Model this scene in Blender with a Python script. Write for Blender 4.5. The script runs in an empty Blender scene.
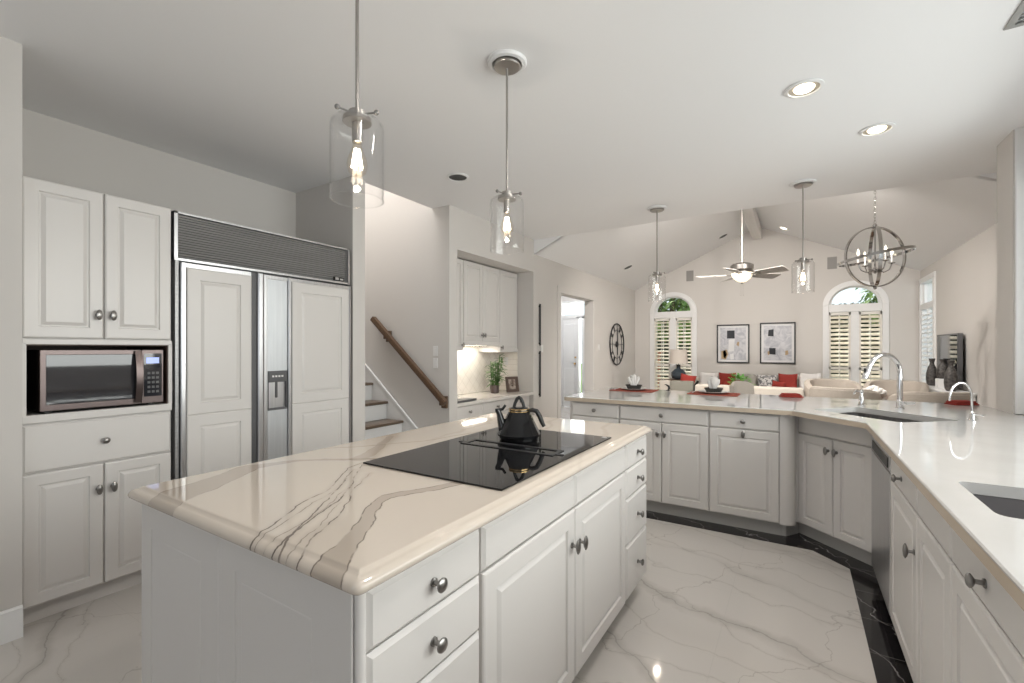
import bpy, bmesh, math, random
from mathutils import Matrix, Vector
R = math.radians
PI = math.pi
random.seed(7)
SC = bpy.context.scene
COL = SC.collection

# ---------------------------------------------------------------- camera
cam_d = bpy.data.cameras.new('camera')
cam_d.sensor_width = 36.0
cam_d.lens = 455.0 / 1024.0 * 36.0
cam_d.shift_y = 7.5 / 1024.0
cam_d.clip_start = 0.02
cam = bpy.data.objects.new('camera', cam_d)
cam.location = (0, 0, 1.33)
cam.rotation_euler = (R(90), 0, math.atan2(285, 455))
COL.objects.link(cam)
SC.camera = cam

# ---------------------------------------------------------------- sky and exposure
world = bpy.data.worlds.new('sky')
SC.world = world
world.use_nodes = True
wn = world.node_tree
bg = wn.nodes['Background']
bg.inputs[0].default_value = (0.86, 0.93, 1.0, 1)
bg.inputs[1].default_value = 1.3
SC.view_settings.view_transform = 'Standard'
SC.view_settings.look = 'None'
SC.view_settings.gamma = 1.0
SC.view_settings.use_curve_mapping = False
SC.view_settings.exposure = 0.02
SC.cycles.use_denoising = True
SC.cycles.max_bounces = 8
SC.cycles.diffuse_bounces = 5
SC.cycles.glossy_bounces = 4
SC.cycles.transparent_max_bounces = 16
SC.cycles.sample_clamp_indirect = 6.0
SC.cycles.caustics_reflective = False
SC.cycles.caustics_refractive = False


def area(name, loc, rot, sx, sy, power, col=(1, 1, 1)):
    d = bpy.data.lights.new(name, 'AREA')
    d.shape = 'RECTANGLE'
    d.size = sx
    d.size_y = sy
    d.energy = power
    d.color = col
    o = bpy.data.objects.new(name, d)
    o.location = loc
    o.rotation_euler = rot
    COL.objects.link(o)
    return o


def point(name, loc, power, rad=0.03, col=(1.0, 0.86, 0.68)):
    d = bpy.data.lights.new(name, 'POINT')
    d.energy = power
    d.color = col
    d.shadow_soft_size = rad
    o = bpy.data.objects.new(name, d)
    o.location = loc
    COL.objects.link(o)
    return o


def spot(name, loc, power, ang=120, col=(1.0, 0.94, 0.87)):
    d = bpy.data.lights.new(name, 'SPOT')
    d.energy = power
    d.color = col
    d.spot_size = R(ang)
    d.spot_blend = 1.0
    d.shadow_soft_size = 0.05
    o = bpy.data.objects.new(name, d)
    o.location = loc
    COL.objects.link(o)
    return o


DAY = (1.0, 0.99, 0.97)
WARM = (1.0, 0.975, 0.945)
# daylight through the window over the long counter, the window behind the camera,
# the french doors, the side window and the foyer; an added unseen panel lights the stairwell
area('daylight_kitchen_window', (3.3, 2.0, 1.9), (R(90), 0, R(90)), 6.0, 2.6, 275, WARM)
area('daylight_back_window', (-0.9, -3.6, 1.7), (R(90), 0, 0), 3.5, 2.2, 6, WARM)
area('daylight_foyer', (-4.05, 9.9, 1.6), (R(90), 0, R(180)), 1.0, 2.0, 30, DAY)
area('stairwell_fill_panel', (-4.2, 2.85, 4.9), (R(12), 0, 0), 2.4, 0.5, 85, DAY)
# fill spots added outside the picture, behind and beside the camera
for cx_, cy_, pw_ in ((0.0, 1.75, 36), (-0.1, 0.5, 18)):
    spot('kitchen_fill_spot', (cx_, cy_, 2.70), pw_, 165)
# spots added without fixtures, hidden under the vault to brighten the living room
for cx_, cz_ in ((-1.25, 3.14), (-0.9, 3.28), (-0.3, 3.28), (0.3, 3.0)):
    o = spot('vault_fill_spot', (cx_, 5.42, cz_), 140, 130)
    o.rotation_euler = (R(44), 0, 0)
# point light added to brighten the foyer, with no lamp there
point('foyer_fill', (-4.1, 8.0, 2.4), 50, 0.08, (0.96, 0.98, 1.0))
# sun over the garden and the french doors
SUN = bpy.data.lights.new('sun', 'SUN')
SUN.energy = 5.0
SUN.angle = R(0.6)
SUN.color = (1.0, 0.95, 0.87)
sun = bpy.data.objects.new('sun', SUN)
COL.objects.link(sun)
sun.rotation_euler = Vector((0.25, -0.35, -0.9)).to_track_quat('-Z', 'Y').to_euler()


# ---------------------------------------------------------------- materials
def mat(name, col, rough=0.5, metal=0.0, spec=0.5, coat=0.0, emis=None, estr=0.0):
    m = bpy.data.materials.new(name)
    m.use_nodes = True
    b = m.node_tree.nodes['Principled BSDF']
    b.inputs['Base Color'].default_value = (*col, 1)
    b.inputs['Roughness'].default_value = rough
    b.inputs['Metallic'].default_value = metal
    b.inputs['Specular IOR Level'].default_value = spec
    b.inputs['Coat Weight'].default_value = coat
    if emis:
        b.inputs['Emission Color'].default_value = (*emis, 1)
        b.inputs['Emission Strength'].default_value = estr
    return m


def N(m, t, **kw):
    n = m.node_tree.nodes.new(t)
    for k, v in kw.items():
        setattr(n, k, v)
    return n


def L(m, a, b):
    m.node_tree.links.new(a, b)


def bsdf(m):
    return m.node_tree.nodes['Principled BSDF']


def coords(m):
    return N(m, 'ShaderNodeNewGeometry').outputs['Position']


def obj_coords(m):
    return N(m, 'ShaderNodeTexCoord').outputs['Object']


def noisy(name, c1, c2, scale=40, rough=0.6, detail=3, bump=0.0, stretch=(1, 1, 1), metal=0.0, lo=0.35, hi=0.65):
    m = mat(name, c1, rough, metal)
    mp = N(m, 'ShaderNodeMapping')
    mp.inputs['Scale'].default_value = stretch
    L(m, obj_coords(m), mp.inputs[0])
    n = N(m, 'ShaderNodeTexNoise')
    n.inputs['Scale'].default_value = scale
    n.inputs['Detail'].default_value = detail
    L(m, mp.outputs[0], n.inputs[0])
    r = N(m, 'ShaderNodeValToRGB')
    r.color_ramp.elements[0].color = (*c1, 1)
    r.color_ramp.elements[1].color = (*c2, 1)
    r.color_ramp.elements[0].position = lo
    r.color_ramp.elements[1].position = hi
    L(m, n.outputs['Fac'], r.inputs[0])
    L(m, r.outputs[0], bsdf(m).inputs['Base Color'])
    if bump:
        b = N(m, 'ShaderNodeBump')
        b.inputs['Strength'].default_value = bump
        b.inputs['Distance'].default_value = 0.01
        L(m, n.outputs['Fac'], b.inputs['Height'])
        L(m, b.outputs[0], bsdf(m).inputs['Normal'])
    return m


def mth(m, op, a, b=None, c=None, clamp=False):
    n = N(m, 'ShaderNodeMath', operation=op)
    n.use_clamp = clamp
    for i, v in enumerate((a, b, c)):
        if v is None:
            continue
        if isinstance(v, (int, float)):
            n.inputs[i].default_value = v
        else:
            L(m, v, n.inputs[i])
    return n.outputs[0]


def mixc(m, fac, a, b):
    n = N(m, 'ShaderNodeMix', data_type='RGBA')
    if isinstance(fac, (int, float)):
        n.inputs[0].default_value = fac
    else:
        L(m, fac, n.inputs[0])
    for i, v in ((6, a), (7, b)):
        if isinstance(v, tuple):
            n.inputs[i].default_value = (*v, 1)
        else:
            L(m, v, n.inputs[i])
    return n.outputs[2]


def ramp_abs(m, v, w, soft):
    """1 where |v| < w, falling to 0 over soft"""
    a = mth(m, 'ABSOLUTE', v)
    n = N(m, 'ShaderNodeMapRange')
    n.interpolation_type = 'SMOOTHSTEP'
    n.inputs['From Min'].default_value = w
    n.inputs['From Max'].default_value = w + soft
    n.inputs['To Min'].default_value = 1.0
    n.inputs['To Max'].default_value = 0.0
    L(m, a, n.inputs['Value'])
    return n.outputs[0]


def warped(m, amount, scale, detail=4):
    p = coords(m)
    n = N(m, 'ShaderNodeTexNoise')
    n.inputs['Scale'].default_value = scale
    n.inputs['Detail'].default_value = detail
    L(m, p, n.inputs[0])
    s = N(m, 'ShaderNodeVectorMath', operation='SUBTRACT')
    L(m, n.outputs['Color'], s.inputs[0])
    s.inputs[1].default_value = (0.5, 0.5, 0.5)
    k = N(m, 'ShaderNodeVectorMath', operation='SCALE')
    L(m, s.outputs[0], k.inputs[0])
    k.inputs['Scale'].default_value = amount
    a = N(m, 'ShaderNodeVectorMath', operation='ADD')
    L(m, p, a.inputs[0])
    L(m, k.outputs[0], a.inputs[1])
    x = N(m, 'ShaderNodeSeparateXYZ')
    L(m, a.outputs[0], x.inputs[0])
    return x.outputs[0], x.outputs[1], x.outputs[2]


def marble_floor():
    m = mat('white_marble_tile', (0.8, 0.79, 0.77), 0.07)
    x, y, z = warped(m, 0.55, 1.6, 6)
    v1 = mth(m, 'ADD', mth(m, 'MULTIPLY', x, 0.9), mth(m, 'MULTIPLY', y, 2.1))
    w1 = mth(m, 'SINE', mth(m, 'MULTIPLY', v1, 2.6))
    fine = ramp_abs(m, w1, 0.004, 0.035)
    broad = ramp_abs(m, w1, 0.02, 0.30)
    x2, y2, z2 = warped(m, 0.8, 2.3, 5)
    v2 = mth(m, 'SUBTRACT', mth(m, 'MULTIPLY', x2, 2.2), mth(m, 'MULTIPLY', y2, 1.3))
    w2 = mth(m, 'SINE', mth(m, 'MULTIPLY', v2, 2.1))
    fine2 = ramp_abs(m, w2, 0.004, 0.03)
    msk = N(m, 'ShaderNodeTexNoise')
    msk.inputs['Scale'].default_value = 1.5
    L(m, coords(m), msk.inputs[0])
    mr = N(m, 'ShaderNodeMapRange')
    mr.inputs['From Min'].default_value = 0.36
    mr.inputs['From Max'].default_value = 0.56
    L(m, msk.outputs['Fac'], mr.inputs['Value'])
    c = mixc(m, mth(m, 'MULTIPLY', broad, mth(m, 'MULTIPLY', mr.outputs[0], 0.6)), (0.62, 0.588, 0.555), (0.43, 0.40, 0.37))
    c = mixc(m, mth(m, 'MULTIPLY', fine, mth(m, 'MULTIPLY', mr.outputs[0], 0.75)), c, (0.33, 0.31, 0.29))
    c = mixc(m, mth(m, 'MULTIPLY', fine2, 0.5), c, (0.36, 0.33, 0.30))
    x4, y4, z4 = warped(m, 0.9, 1.3, 7)
    w4 = mth(m, 'SINE', mth(m, 'MULTIPLY', mth(m, 'ADD', mth(m, 'MULTIPLY', x4, 1.2), mth(m, 'MULTIPLY', y4, 3.1)), 3.4))
    c = mixc(m, mth(m, 'MULTIPLY', ramp_abs(m, w4, 0.01, 0.22), 0.22), c, (0.42, 0.38, 0.34))
    c = mixc(m, mth(m, 'MULTIPLY', ramp_abs(m, w4, 0.002, 0.02), 0.5), c, (0.28, 0.26, 0.24))
    # thin joints between the large tiles
    sp = N(m, 'ShaderNodeSeparateXYZ')
    L(m, coords(m), sp.inputs[0])
    for o in (0, 1):
        f = mth(m, 'SUBTRACT', mth(m, 'FRACT', mth(m, 'MULTIPLY', mth(m, 'ADD', sp.outputs[o], 20.13), 1 / 0.61)), 0.5)
        c = mixc(m, mth(m, 'MULTIPLY', ramp_abs(m, f, 0.0016, 0.001), 0.35), c, (0.5, 0.48, 0.45))
    L(m, c, bsdf(m).inputs['Base Color'])
    return m


def black_marble():
    m = mat('black_marble_border', (0.02, 0.019, 0.02), 0.08)
    x, y, z = warped(m, 0.5, 3.0, 5)
    v = mth(m, 'ADD', mth(m, 'MULTIPLY', x, 3.0), mth(m, 'MULTIPLY', y, 2.2))
    f = ramp_abs(m, mth(m, 'SINE', mth(m, 'MULTIPLY', v, 3.0)), 0.004, 0.04)
    c = mixc(m, mth(m, 'MULTIPLY', f, 0.7), (0.018, 0.016, 0.017), (0.45, 0.43, 0.42))
    sp = N(m, 'ShaderNodeSeparateXYZ')
    L(m, coords(m), sp.inputs[0])
    j = mth(m, 'SUBTRACT', mth(m, 'FRACT', mth(m, 'MULTIPLY', mth(m, 'ADD', sp.outputs[1], 20.2), 1 / 0.305)), 0.5)
    c = mixc(m, mth(m, 'MULTIPLY', ramp_abs(m, j, 0.003, 0.002), 0.6), c, (0.4, 0.38, 0.36))
    L(m, c, bsdf(m).inputs['Base Color'])
    return m


def island_quartz():
    """cream quartz with long grey-brown veins; each vein follows its own line across the top"""
    m = mat('veined_cream_quartz', (0.74, 0.69, 0.63), 0.045)
    x, y, z = warped(m, 0.034, 11.0, 6)
    BAND = (0.40, 0.34, 0.285)
    DARK = (0.13, 0.105, 0.09)
    col = (0.61, 0.54, 0.47)

    def seg(ax, ay, bx, by, wa, wb):
        """distance to a segment less its half width, which runs from wa to wb"""
        dx, dy = bx - ax, by - ay
        l2 = dx * dx + dy * dy
        sx = mth(m, 'SUBTRACT', x, ax)
        sy = mth(m, 'SUBTRACT', y, ay)
        t = mth(m, 'ADD', mth(m, 'MULTIPLY', sx, dx / l2), mth(m, 'MULTIPLY', sy, dy / l2), clamp=True)
        ex = mth(m, 'SUBTRACT', sx, mth(m, 'MULTIPLY', t, dx))
        ey = mth(m, 'SUBTRACT', sy, mth(m, 'MULTIPLY', t, dy))
        d = mth(m, 'SQRT', mth(m, 'ADD', mth(m, 'MULTIPLY', ex, ex), mth(m, 'MULTIPLY', ey, ey)))
        return mth(m, 'SUBTRACT', d, mth(m, 'MULTIPLY_ADD', t, wb - wa, wa))

    def poly(pts):
        out = None
        for (ax, ay, wa), (bx, by, wb) in zip(pts[:-1], pts[1:]):
            q = seg(ax, ay, bx, by, wa, wb)
            out = q if out is None else mth(m, 'MINIMUM', out, q)
        return out

    def fall(v, lo, hi, a=1.0, b_=0.0):
        n = N(m, 'ShaderNodeMapRange')
        n.interpolation_type = 'SMOOTHSTEP'
        n.inputs['From Min'].default_value = lo
        n.inputs['From Max'].default_value = hi
        n.inputs['To Min'].default_value = a
        n.inputs['To Max'].default_value = b_
        L(m, v, n.inputs['Value'])
        return n.outputs[0]

    brk = N(m, 'ShaderNodeTexNoise')
    brk.inputs['Scale'].default_value = 16
    L(m, coords(m), brk.inputs[0])
    bk = fall(brk.outputs['Fac'], 0.40, 0.56, 0.12, 1.0)
    # wedge shaped bands: (x, y, half width)
    for pts, bs, ds in (
            ([(-1.475, 0.50, 0.075), (-1.548, 0.69, 0.055), (-1.645, 0.867, 0.036), (-1.60, 1.02, 0.012), (-1.40, 1.18, 0.009), (-1.17, 1.31, 0.006)], 0.72, 0.55),
            ([(-0.742, 0.50, 0.046), (-0.818, 0.64, 0.024), (-0.876, 0.735, 0.020), (-0.976, 0.855, 0.014), (-0.99, 0.905, 0.018), (-0.92, 1.065, 0.018), (-0.86, 1.2, 0.015)], 0.75, 0.85),
            ([(-1.42, 1.17, 0.03), (-1.50, 1.33, 0.022), (-1.66, 1.55, 0.012)], 0.45, 0.2),
            ([(-1.78, 1.10, 0.006), (-1.584, 1.332, 0.005), (-1.44, 1.55, 0.004), (-1.30, 2.2, 0.004)], 0.5, 0.2)):
        d = poly(pts)
        col = mixc(m, mth(m, 'MULTIPLY', fall(d, -0.004, 0.006), bs), col, BAND)
        e = ramp_abs(m, d, 0.0006, 0.0024)
        col = mixc(m, mth(m, 'MULTIPLY', mth(m, 'MULTIPLY', e, bk), ds), col, DARK)
    # thin dark threads
    for pts, ds in (
            ([(-1.0, 0.50, 0.0008), (-1.03, 0.60, 0.0007), (-1.10, 0.73, 0.0006), (-1.17, 0.88, 0.0006), (-1.31, 1.05, 0.0004)], 0.7),
            ([(-0.96, 0.50, 0.0006), (-0.985, 0.60, 0.0006), (-1.06, 0.76, 0.0005), (-1.17, 0.93, 0.0004)], 0.6),
            ([(-0.885, 0.50, 0.0006), (-0.91, 0.585, 0.0006), (-0.965, 0.675, 0.0005), (-1.06, 0.80, 0.0004)], 0.6),
            ([(-1.015, 0.50, 0.0016), (-1.05, 0.60, 0.0014), (-1.131, 0.727, 0.0012), (-1.19, 0.868, 0.0012), (-1.338, 1.052, 0.0009), (-1.36, 1.12, 0.0004)], 0.95),
            ([(-0.93, 0.50, 0.0018), (-0.95, 0.58, 0.0016), (-1.02, 0.69, 0.0014), (-1.099, 0.85, 0.0012), (-1.248, 1.014, 0.0008), (-1.34, 1.11, 0.0003)], 1.0),
            ([(-0.895, 0.50, 0.0022), (-0.93, 0.565, 0.0018), (-1.01, 0.66, 0.0012), (-1.115, 0.81, 0.0010), (-1.24, 0.97, 0.0006)], 0.9),
            ([(-0.835, 0.50, 0.0014), (-0.87, 0.565, 0.0014), (-0.92, 0.633, 0.0012), (-0.983, 0.747, 0.0011), (-1.139, 0.918, 0.0008), (-1.22, 1.05, 0.0003)], 0.9)):
        d = poly(pts)
        col = mixc(m, mth(m, 'MULTIPLY', fall(d, 0.0, 0.018), 0.22), col, BAND)
        col = mixc(m, mth(m, 'MULTIPLY', mth(m, 'MULTIPLY', fall(d, 0.0, 0.0017), bk), ds), col, DARK)
    # faint cloudy veins towards the far end
    x3, y3, z3 = warped(m, 0.3, 2.2, 5)
    w3 = mth(m, 'SINE', mth(m, 'MULTIPLY', mth(m, 'ADD', mth(m, 'MULTIPLY', x3, 9.0), mth(m, 'MULTIPLY', y3, 2.0)), 1.0))
    far = N(m, 'ShaderNodeMapRange')
    far.inputs['From Min'].default_value = 1.2
    far.inputs['From Max'].default_value = 1.9
    L(m, y, far.inputs['Value'])
    col = mixc(m, mth(m, 'MULTIPLY', mth(m, 'MULTIPLY', ramp_abs(m, w3, 0.03, 0.16), far.outputs[0]), 0.3), col, BAND)
    L(m, col, bsdf(m).inputs['Base Color'])
    return m


def brick_mat():
    m = mat('red_brick', (0.4, 0.15, 0.1), 0.85)
    mp = N(m, 'ShaderNodeMapping')
    mp.inputs['Rotation'].default_value = (R(90), 0, 0)
    L(m, obj_coords(m), mp.inputs[0])
    t = N(m, 'ShaderNodeTexBrick')
    t.inputs['Color1'].default_value = (0.52, 0.19, 0.12, 1)
    t.inputs['Color2'].default_value = (0.40, 0.14, 0.09, 1)
    t.inputs['Mortar'].default_value = (0.62, 0.56, 0.5, 1)
    t.inputs['Scale'].default_value = 4.0
    L(m, mp.outputs[0], t.inputs[0])
    L(m, t.outputs[0], bsdf(m).inputs['Base Color'])
    return m


def splash_mat():
    """pale stone backsplash laid on the diagonal"""
    m = mat('pale_diagonal_tile', (0.8, 0.76, 0.71), 0.3)
    sp = N(m, 'ShaderNodeSeparateXYZ')
    L(m, coords(m), sp.inputs[0])
    n = N(m, 'ShaderNodeTexNoise')
    n.inputs['Scale'].default_value = 14
    L(m, coords(m), n.inputs[0])
    c = mixc(m, n.outputs['Fac'], (0.84, 0.80, 0.75), (0.72, 0.67, 0.61))
    for s in (1, -1):
        u = mth(m, 'ADD', sp.outputs[1], mth(m, 'MULTIPLY', sp.outputs[2], s))
        f = mth(m, 'SUBTRACT', mth(m, 'FRACT', mth(m, 'MULTIPLY', mth(m, 'ADD', u, 20.0), 1 / 0.145)), 0.5)
        c = mixc(m, mth(m, 'MULTIPLY', ramp_abs(m, f, 0.02, 0.015), 0.5), c, (0.55, 0.5, 0.45))
    L(m, c, bsdf(m).inputs['Base Color'])
    return m


def print_mat(name, seed):
    """grey wash for an abstract print"""
    m = mat(name, (0.6, 0.6, 0.62), 0.5)
    mp = N(m, 'ShaderNodeMapping')
    mp.inputs['Location'].default_value = (seed, seed * 2, 0)
    L(m, obj_coords(m), mp.inputs[0])
    n = N(m, 'ShaderNodeTexNoise')
    n.inputs['Scale'].default_value = 9
    n.inputs['Detail'].default_value = 6
    n.inputs['Distortion'].default_value = 1.5
    L(m, mp.outputs[0], n.inputs[0])
    r = N(m, 'ShaderNodeValToRGB')
    e = r.color_ramp.elements
    e[0].position = 0.36
    e[0].color = (0.42, 0.43, 0.48, 1)
    e[1].position = 0.6
    e[1].color = (0.62, 0.62, 0.65, 1)
    L(m, n.outputs['Fac'], r.inputs[0])
    L(m, r.outputs[0], bsdf(m).inputs['Base Color'])
    return m


def clear_glass(name, tint=(1, 1, 1), refl=0.06, rough=0.0):
    m = bpy.data.materials.new(name)
    m.use_nodes = True
    nt = m.node_tree
    nt.nodes.clear()
    out = nt.nodes.new('ShaderNodeOutputMaterial')
    tr = nt.nodes.new('ShaderNodeBsdfTransparent')
    tr.inputs[0].default_value = (*tint, 1)
    gl = nt.nodes.new('ShaderNodeBsdfGlossy')
    gl.inputs['Roughness'].default_value = rough
    fr = nt.nodes.new('ShaderNodeLayerWeight')
    fr.inputs[0].default_value = 0.5
    pw = nt.nodes.new('ShaderNodeMath')
    pw.operation = 'POWER'
    pw.inputs[1].default_value = 4.0
    nt.links.new(fr.outputs['Facing'], pw.inputs[0])
    ad = nt.nodes.new('ShaderNodeMath')
    ad.operation = 'MULTIPLY_ADD'
    ad.inputs[1].default_value = 0.55
    ad.inputs[2].default_value = refl * 0.5
    ad.use_clamp = True
    nt.links.new(pw.outputs[0], ad.inputs[0])
    mx = nt.nodes.new('ShaderNodeMixShader')
    nt.links.new(ad.outputs[0], mx.inputs[0])
    nt.links.new(tr.outputs[0], mx.inputs[1])
    nt.links.new(gl.outputs[0], mx.inputs[2])
    nt.links.new(mx.outputs[0], out.inputs[0])
    return m


def leaf_mat(name, c1, c2):
    m = noisy(name, c1, c2, 3.0, 0.6)
    bsdf(m).inputs['Subsurface Weight'].default_value = 0.0
    return m


M = dict(
    wall=mat('warm_grey_wall_paint', (0.63, 0.605, 0.58), 0.75, spec=0.3),
    ceil=mat('white_ceiling_paint', (0.87, 0.87, 0.875), 0.8, spec=0.2),
    trim=mat('white_trim_paint', (0.80, 0.80, 0.80), 0.35),
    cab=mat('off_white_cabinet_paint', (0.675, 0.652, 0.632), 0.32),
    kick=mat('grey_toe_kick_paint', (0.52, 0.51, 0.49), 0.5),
    floor=marble_floor(), black=black_marble(), quartz=island_quartz(),
    white_quartz=noisy('white_quartz', (0.66, 0.65, 0.64), (0.63, 0.62, 0.605), 6, 0.04),
    niche_quartz=noisy('cream_quartz', (0.78, 0.75, 0.71), (0.72, 0.69, 0.65), 6, 0.08),
    splash=splash_mat(), brick=brick_mat(),
    steel=noisy('brushed_steel', (0.58, 0.58, 0.59), (0.66, 0.66, 0.67), 90, 0.28, stretch=(1, 1, 0.02), metal=1.0),
    dsteel=noisy('grey_louver_steel', (0.34, 0.34, 0.34), (0.40, 0.40, 0.40), 90, 0.4, stretch=(0.02, 1, 1), metal=0.6),
    satin=noisy('satin_steel_panel', (0.55, 0.57, 0.59), (0.6, 0.62, 0.64), 60, 0.4, stretch=(1, 1, 0.05), metal=0.85),
    chrome=mat('polished_chrome', (0.82, 0.82, 0.83), 0.06, 1.0),
    nickel=mat('brushed_nickel', (0.42, 0.40, 0.38), 0.28, 1.0),
    pewter=mat('pewter_knob', (0.28, 0.27, 0.26), 0.3, 1.0),
    bronze=mat('bronze_stainless', (0.14, 0.112, 0.108), 0.3, 0.9),
    blackglass=mat('black_ceramic_glass', (0.006, 0.006, 0.007), 0.03),
    ovenglass=mat('dark_oven_glass', (0.03, 0.03, 0.035), 0.03, spec=0.8),
    blackp=mat('black_plastic', (0.012, 0.012, 0.012), 0.4),
    blackm=mat('black_painted_metal', (0.02, 0.02, 0.022), 0.45),
    darkgrey=mat('dark_grey_plastic', (0.10, 0.10, 0.105), 0.4),
    kettle=mat('black_enamel', (0.008, 0.008, 0.009), 0.04),
    gold=mat('gold_band', (0.75, 0.52, 0.25), 0.25, 1.0),
    display=mat('lit_display', (0.2, 0.25, 0.5), 0.3, emis=(0.45, 0.55, 1.0), estr=0.8),
    wood=noisy('dark_oak', (0.075, 0.042, 0.025), (0.13, 0.075, 0.042), 14, 0.35, stretch=(6, 6, 6), detail=5),
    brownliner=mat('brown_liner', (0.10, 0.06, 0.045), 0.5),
    sinksteel=noisy('dark_sink_steel', (0.20, 0.19, 0.19), (0.26, 0.25, 0.25), 60, 0.35, metal=0.8),
    compo=mat('dark_sink_basin', (0.17, 0.16, 0.165), 0.35),
    glass=clear_glass('clear_shade_glass', (0.99, 0.99, 0.99), 0.08),
    pane=clear_glass('window_pane', (0.97, 0.99, 0.98), 0.03),
    bulb=mat('lit_bulb', (1, 0.9, 0.7), 0.3, emis=(1.0, 0.90, 0.76), estr=12.0),
    candle=mat('lit_candle_bulb', (1, 0.9, 0.7), 0.3, emis=(1.0, 0.88, 0.70), estr=3.0),
    bulbglass=clear_glass('bulb_glass', (1.0, 0.97, 0.92)),
    lamp=mat('lit_can_lamp', (1, 0.95, 0.85), 0.3, emis=(1.0, 0.9, 0.72), estr=7.0),
    canin=mat('can_reflector', (0.38, 0.34, 0.28), 0.4),
    candark=mat('dark_can_baffle', (0.03, 0.03, 0.03), 0.5),
    bowlglass=mat('lit_alabaster_bowl', (0.95, 0.9, 0.8), 0.3, emis=(1.0, 0.86, 0.62), estr=1.1),
    fanblade=noisy('greyed_wood_blade', (0.36, 0.34, 0.32), (0.42, 0.40, 0.38), 30, 0.5),
    beam=noisy('whitewashed_beam', (0.68, 0.66, 0.63), (0.75, 0.73, 0.71), 8, 0.7, stretch=(1, 0.1, 1)),
    linen=noisy('beige_linen', (0.52, 0.47, 0.42), (0.58, 0.53, 0.48), 200, 0.9, bump=0.1),
    taupe=noisy('taupe_velvet', (0.42, 0.37, 0.32), (0.48, 0.43, 0.38), 150, 0.9),
    cream=noisy('cream_upholstery', (0.52, 0.475, 0.42), (0.56, 0.515, 0.46), 150, 0.9),
    greyfab=noisy('grey_upholstery', (0.36, 0.34, 0.31), (0.42, 0.40, 0.37), 150, 0.9),
    olive=noisy('grey_olive_fabric', (0.27, 0.26, 0.22), (0.31, 0.30, 0.26), 150, 0.9),
    red=noisy('red_fabric', (0.30, 0.03, 0.022), (0.36, 0.042, 0.03), 120, 0.85),
    mat_red=noisy('rust_red_weave', (0.30, 0.055, 0.035), (0.37, 0.085, 0.05), 260, 0.8, bump=0.2),
    white=mat('white_fabric', (0.80, 0.78, 0.76), 0.9),
    porcelain=mat('white_porcelain', (0.82, 0.81, 0.79), 0.15),
    bowl=mat('dark_stoneware', (0.035, 0.033, 0.03), 0.35),
    vase=noisy('charcoal_textured_ceramic', (0.03, 0.028, 0.026), (0.10, 0.09, 0.085), 45, 0.55, bump=0.8),
    leaf=leaf_mat('plant_leaf', (0.05, 0.12, 0.03), (0.14, 0.26, 0.07)),
    leafbright=leaf_mat('bright_leaf', (0.10, 0.30, 0.05), (0.25, 0.50, 0.12)),
    tree=leaf_mat('tree_leaf', (0.10, 0.20, 0.04), (0.26, 0.38, 0.10)),
    bark=noisy('bark', (0.10, 0.07, 0.05), (0.16, 0.12, 0.09), 20, 0.9),
    grass=noisy('lawn', (0.10, 0.17, 0.05), (0.16, 0.24, 0.08), 8, 0.95),
    paper=mat('white_paper', (0.74, 0.74, 0.75), 0.6),
    ink=mat('black_ink', (0.02, 0.022, 0.03), 0.6),
    tan=mat('tan_paint', (0.45, 0.32, 0.18), 0.6),
    print1=print_mat('grey_wash_print', 1.0), print2=print_mat('pale_wash_print', 4.3),
    shutter=mat('cream_shutter_paint', (0.78, 0.75, 0.70), 0.45),
    plate=mat('switch_plate_plastic', (0.76, 0.75, 0.74), 0.35),
    vent=mat('grey_speaker_grille', (0.30, 0.29, 0.28), 0.7),
    edge_reflect_tan=mat('tan_edge_reflection', (0.56, 0.47, 0.37), 0.25),
    hedge=leaf_mat('hedge_leaf', (0.03, 0.04, 0.018), (0.07, 0.085, 0.035)),
    orbchrome=mat('polished_nickel_orb', (0.50, 0.49, 0.48), 0.12, 1.0),
    louvre=mat('sun_tinted_louvre_paint', (0.84, 0.785, 0.66), 0.45),  # warm sunlight from outside is painted into the slat colour
    ventgrey=mat('grey_vent_paint', (0.36, 0.36, 0.35), 0.5),
    screen=mat('dark_screen', (0.02, 0.022, 0.026), 0.05, spec=0.8),
    lampblue=mat('dark_blue_glass', (0.05, 0.065, 0.08), 0.1),
    shade=mat('lamp_shade_linen', (0.66, 0.60, 0.54), 0.9),
    tread=noisy('stair_tread_oak', (0.10, 0.070, 0.048), (0.15, 0.105, 0.075), 12, 0.35, stretch=(2, 8, 8)),
    photo=noisy('photo_print', (0.15, 0.10, 0.08), (0.7, 0.6, 0.52), 14, 0.3),
    frosted=mat('frosted_door_glass', (0.9, 0.93, 0.95), 0.2, emis=(0.9, 0.95, 1.0), estr=0.0),
    patterned=noisy('grey_patterned_fabric', (0.20, 0.20, 0.21), (0.72, 0.71, 0.70), 22, 0.9, lo=0.46, hi=0.54),
    fence=noisy('tan_fence_wood', (0.42, 0.34, 0.23), (0.5, 0.41, 0.29), 10, 0.9),
)


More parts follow.
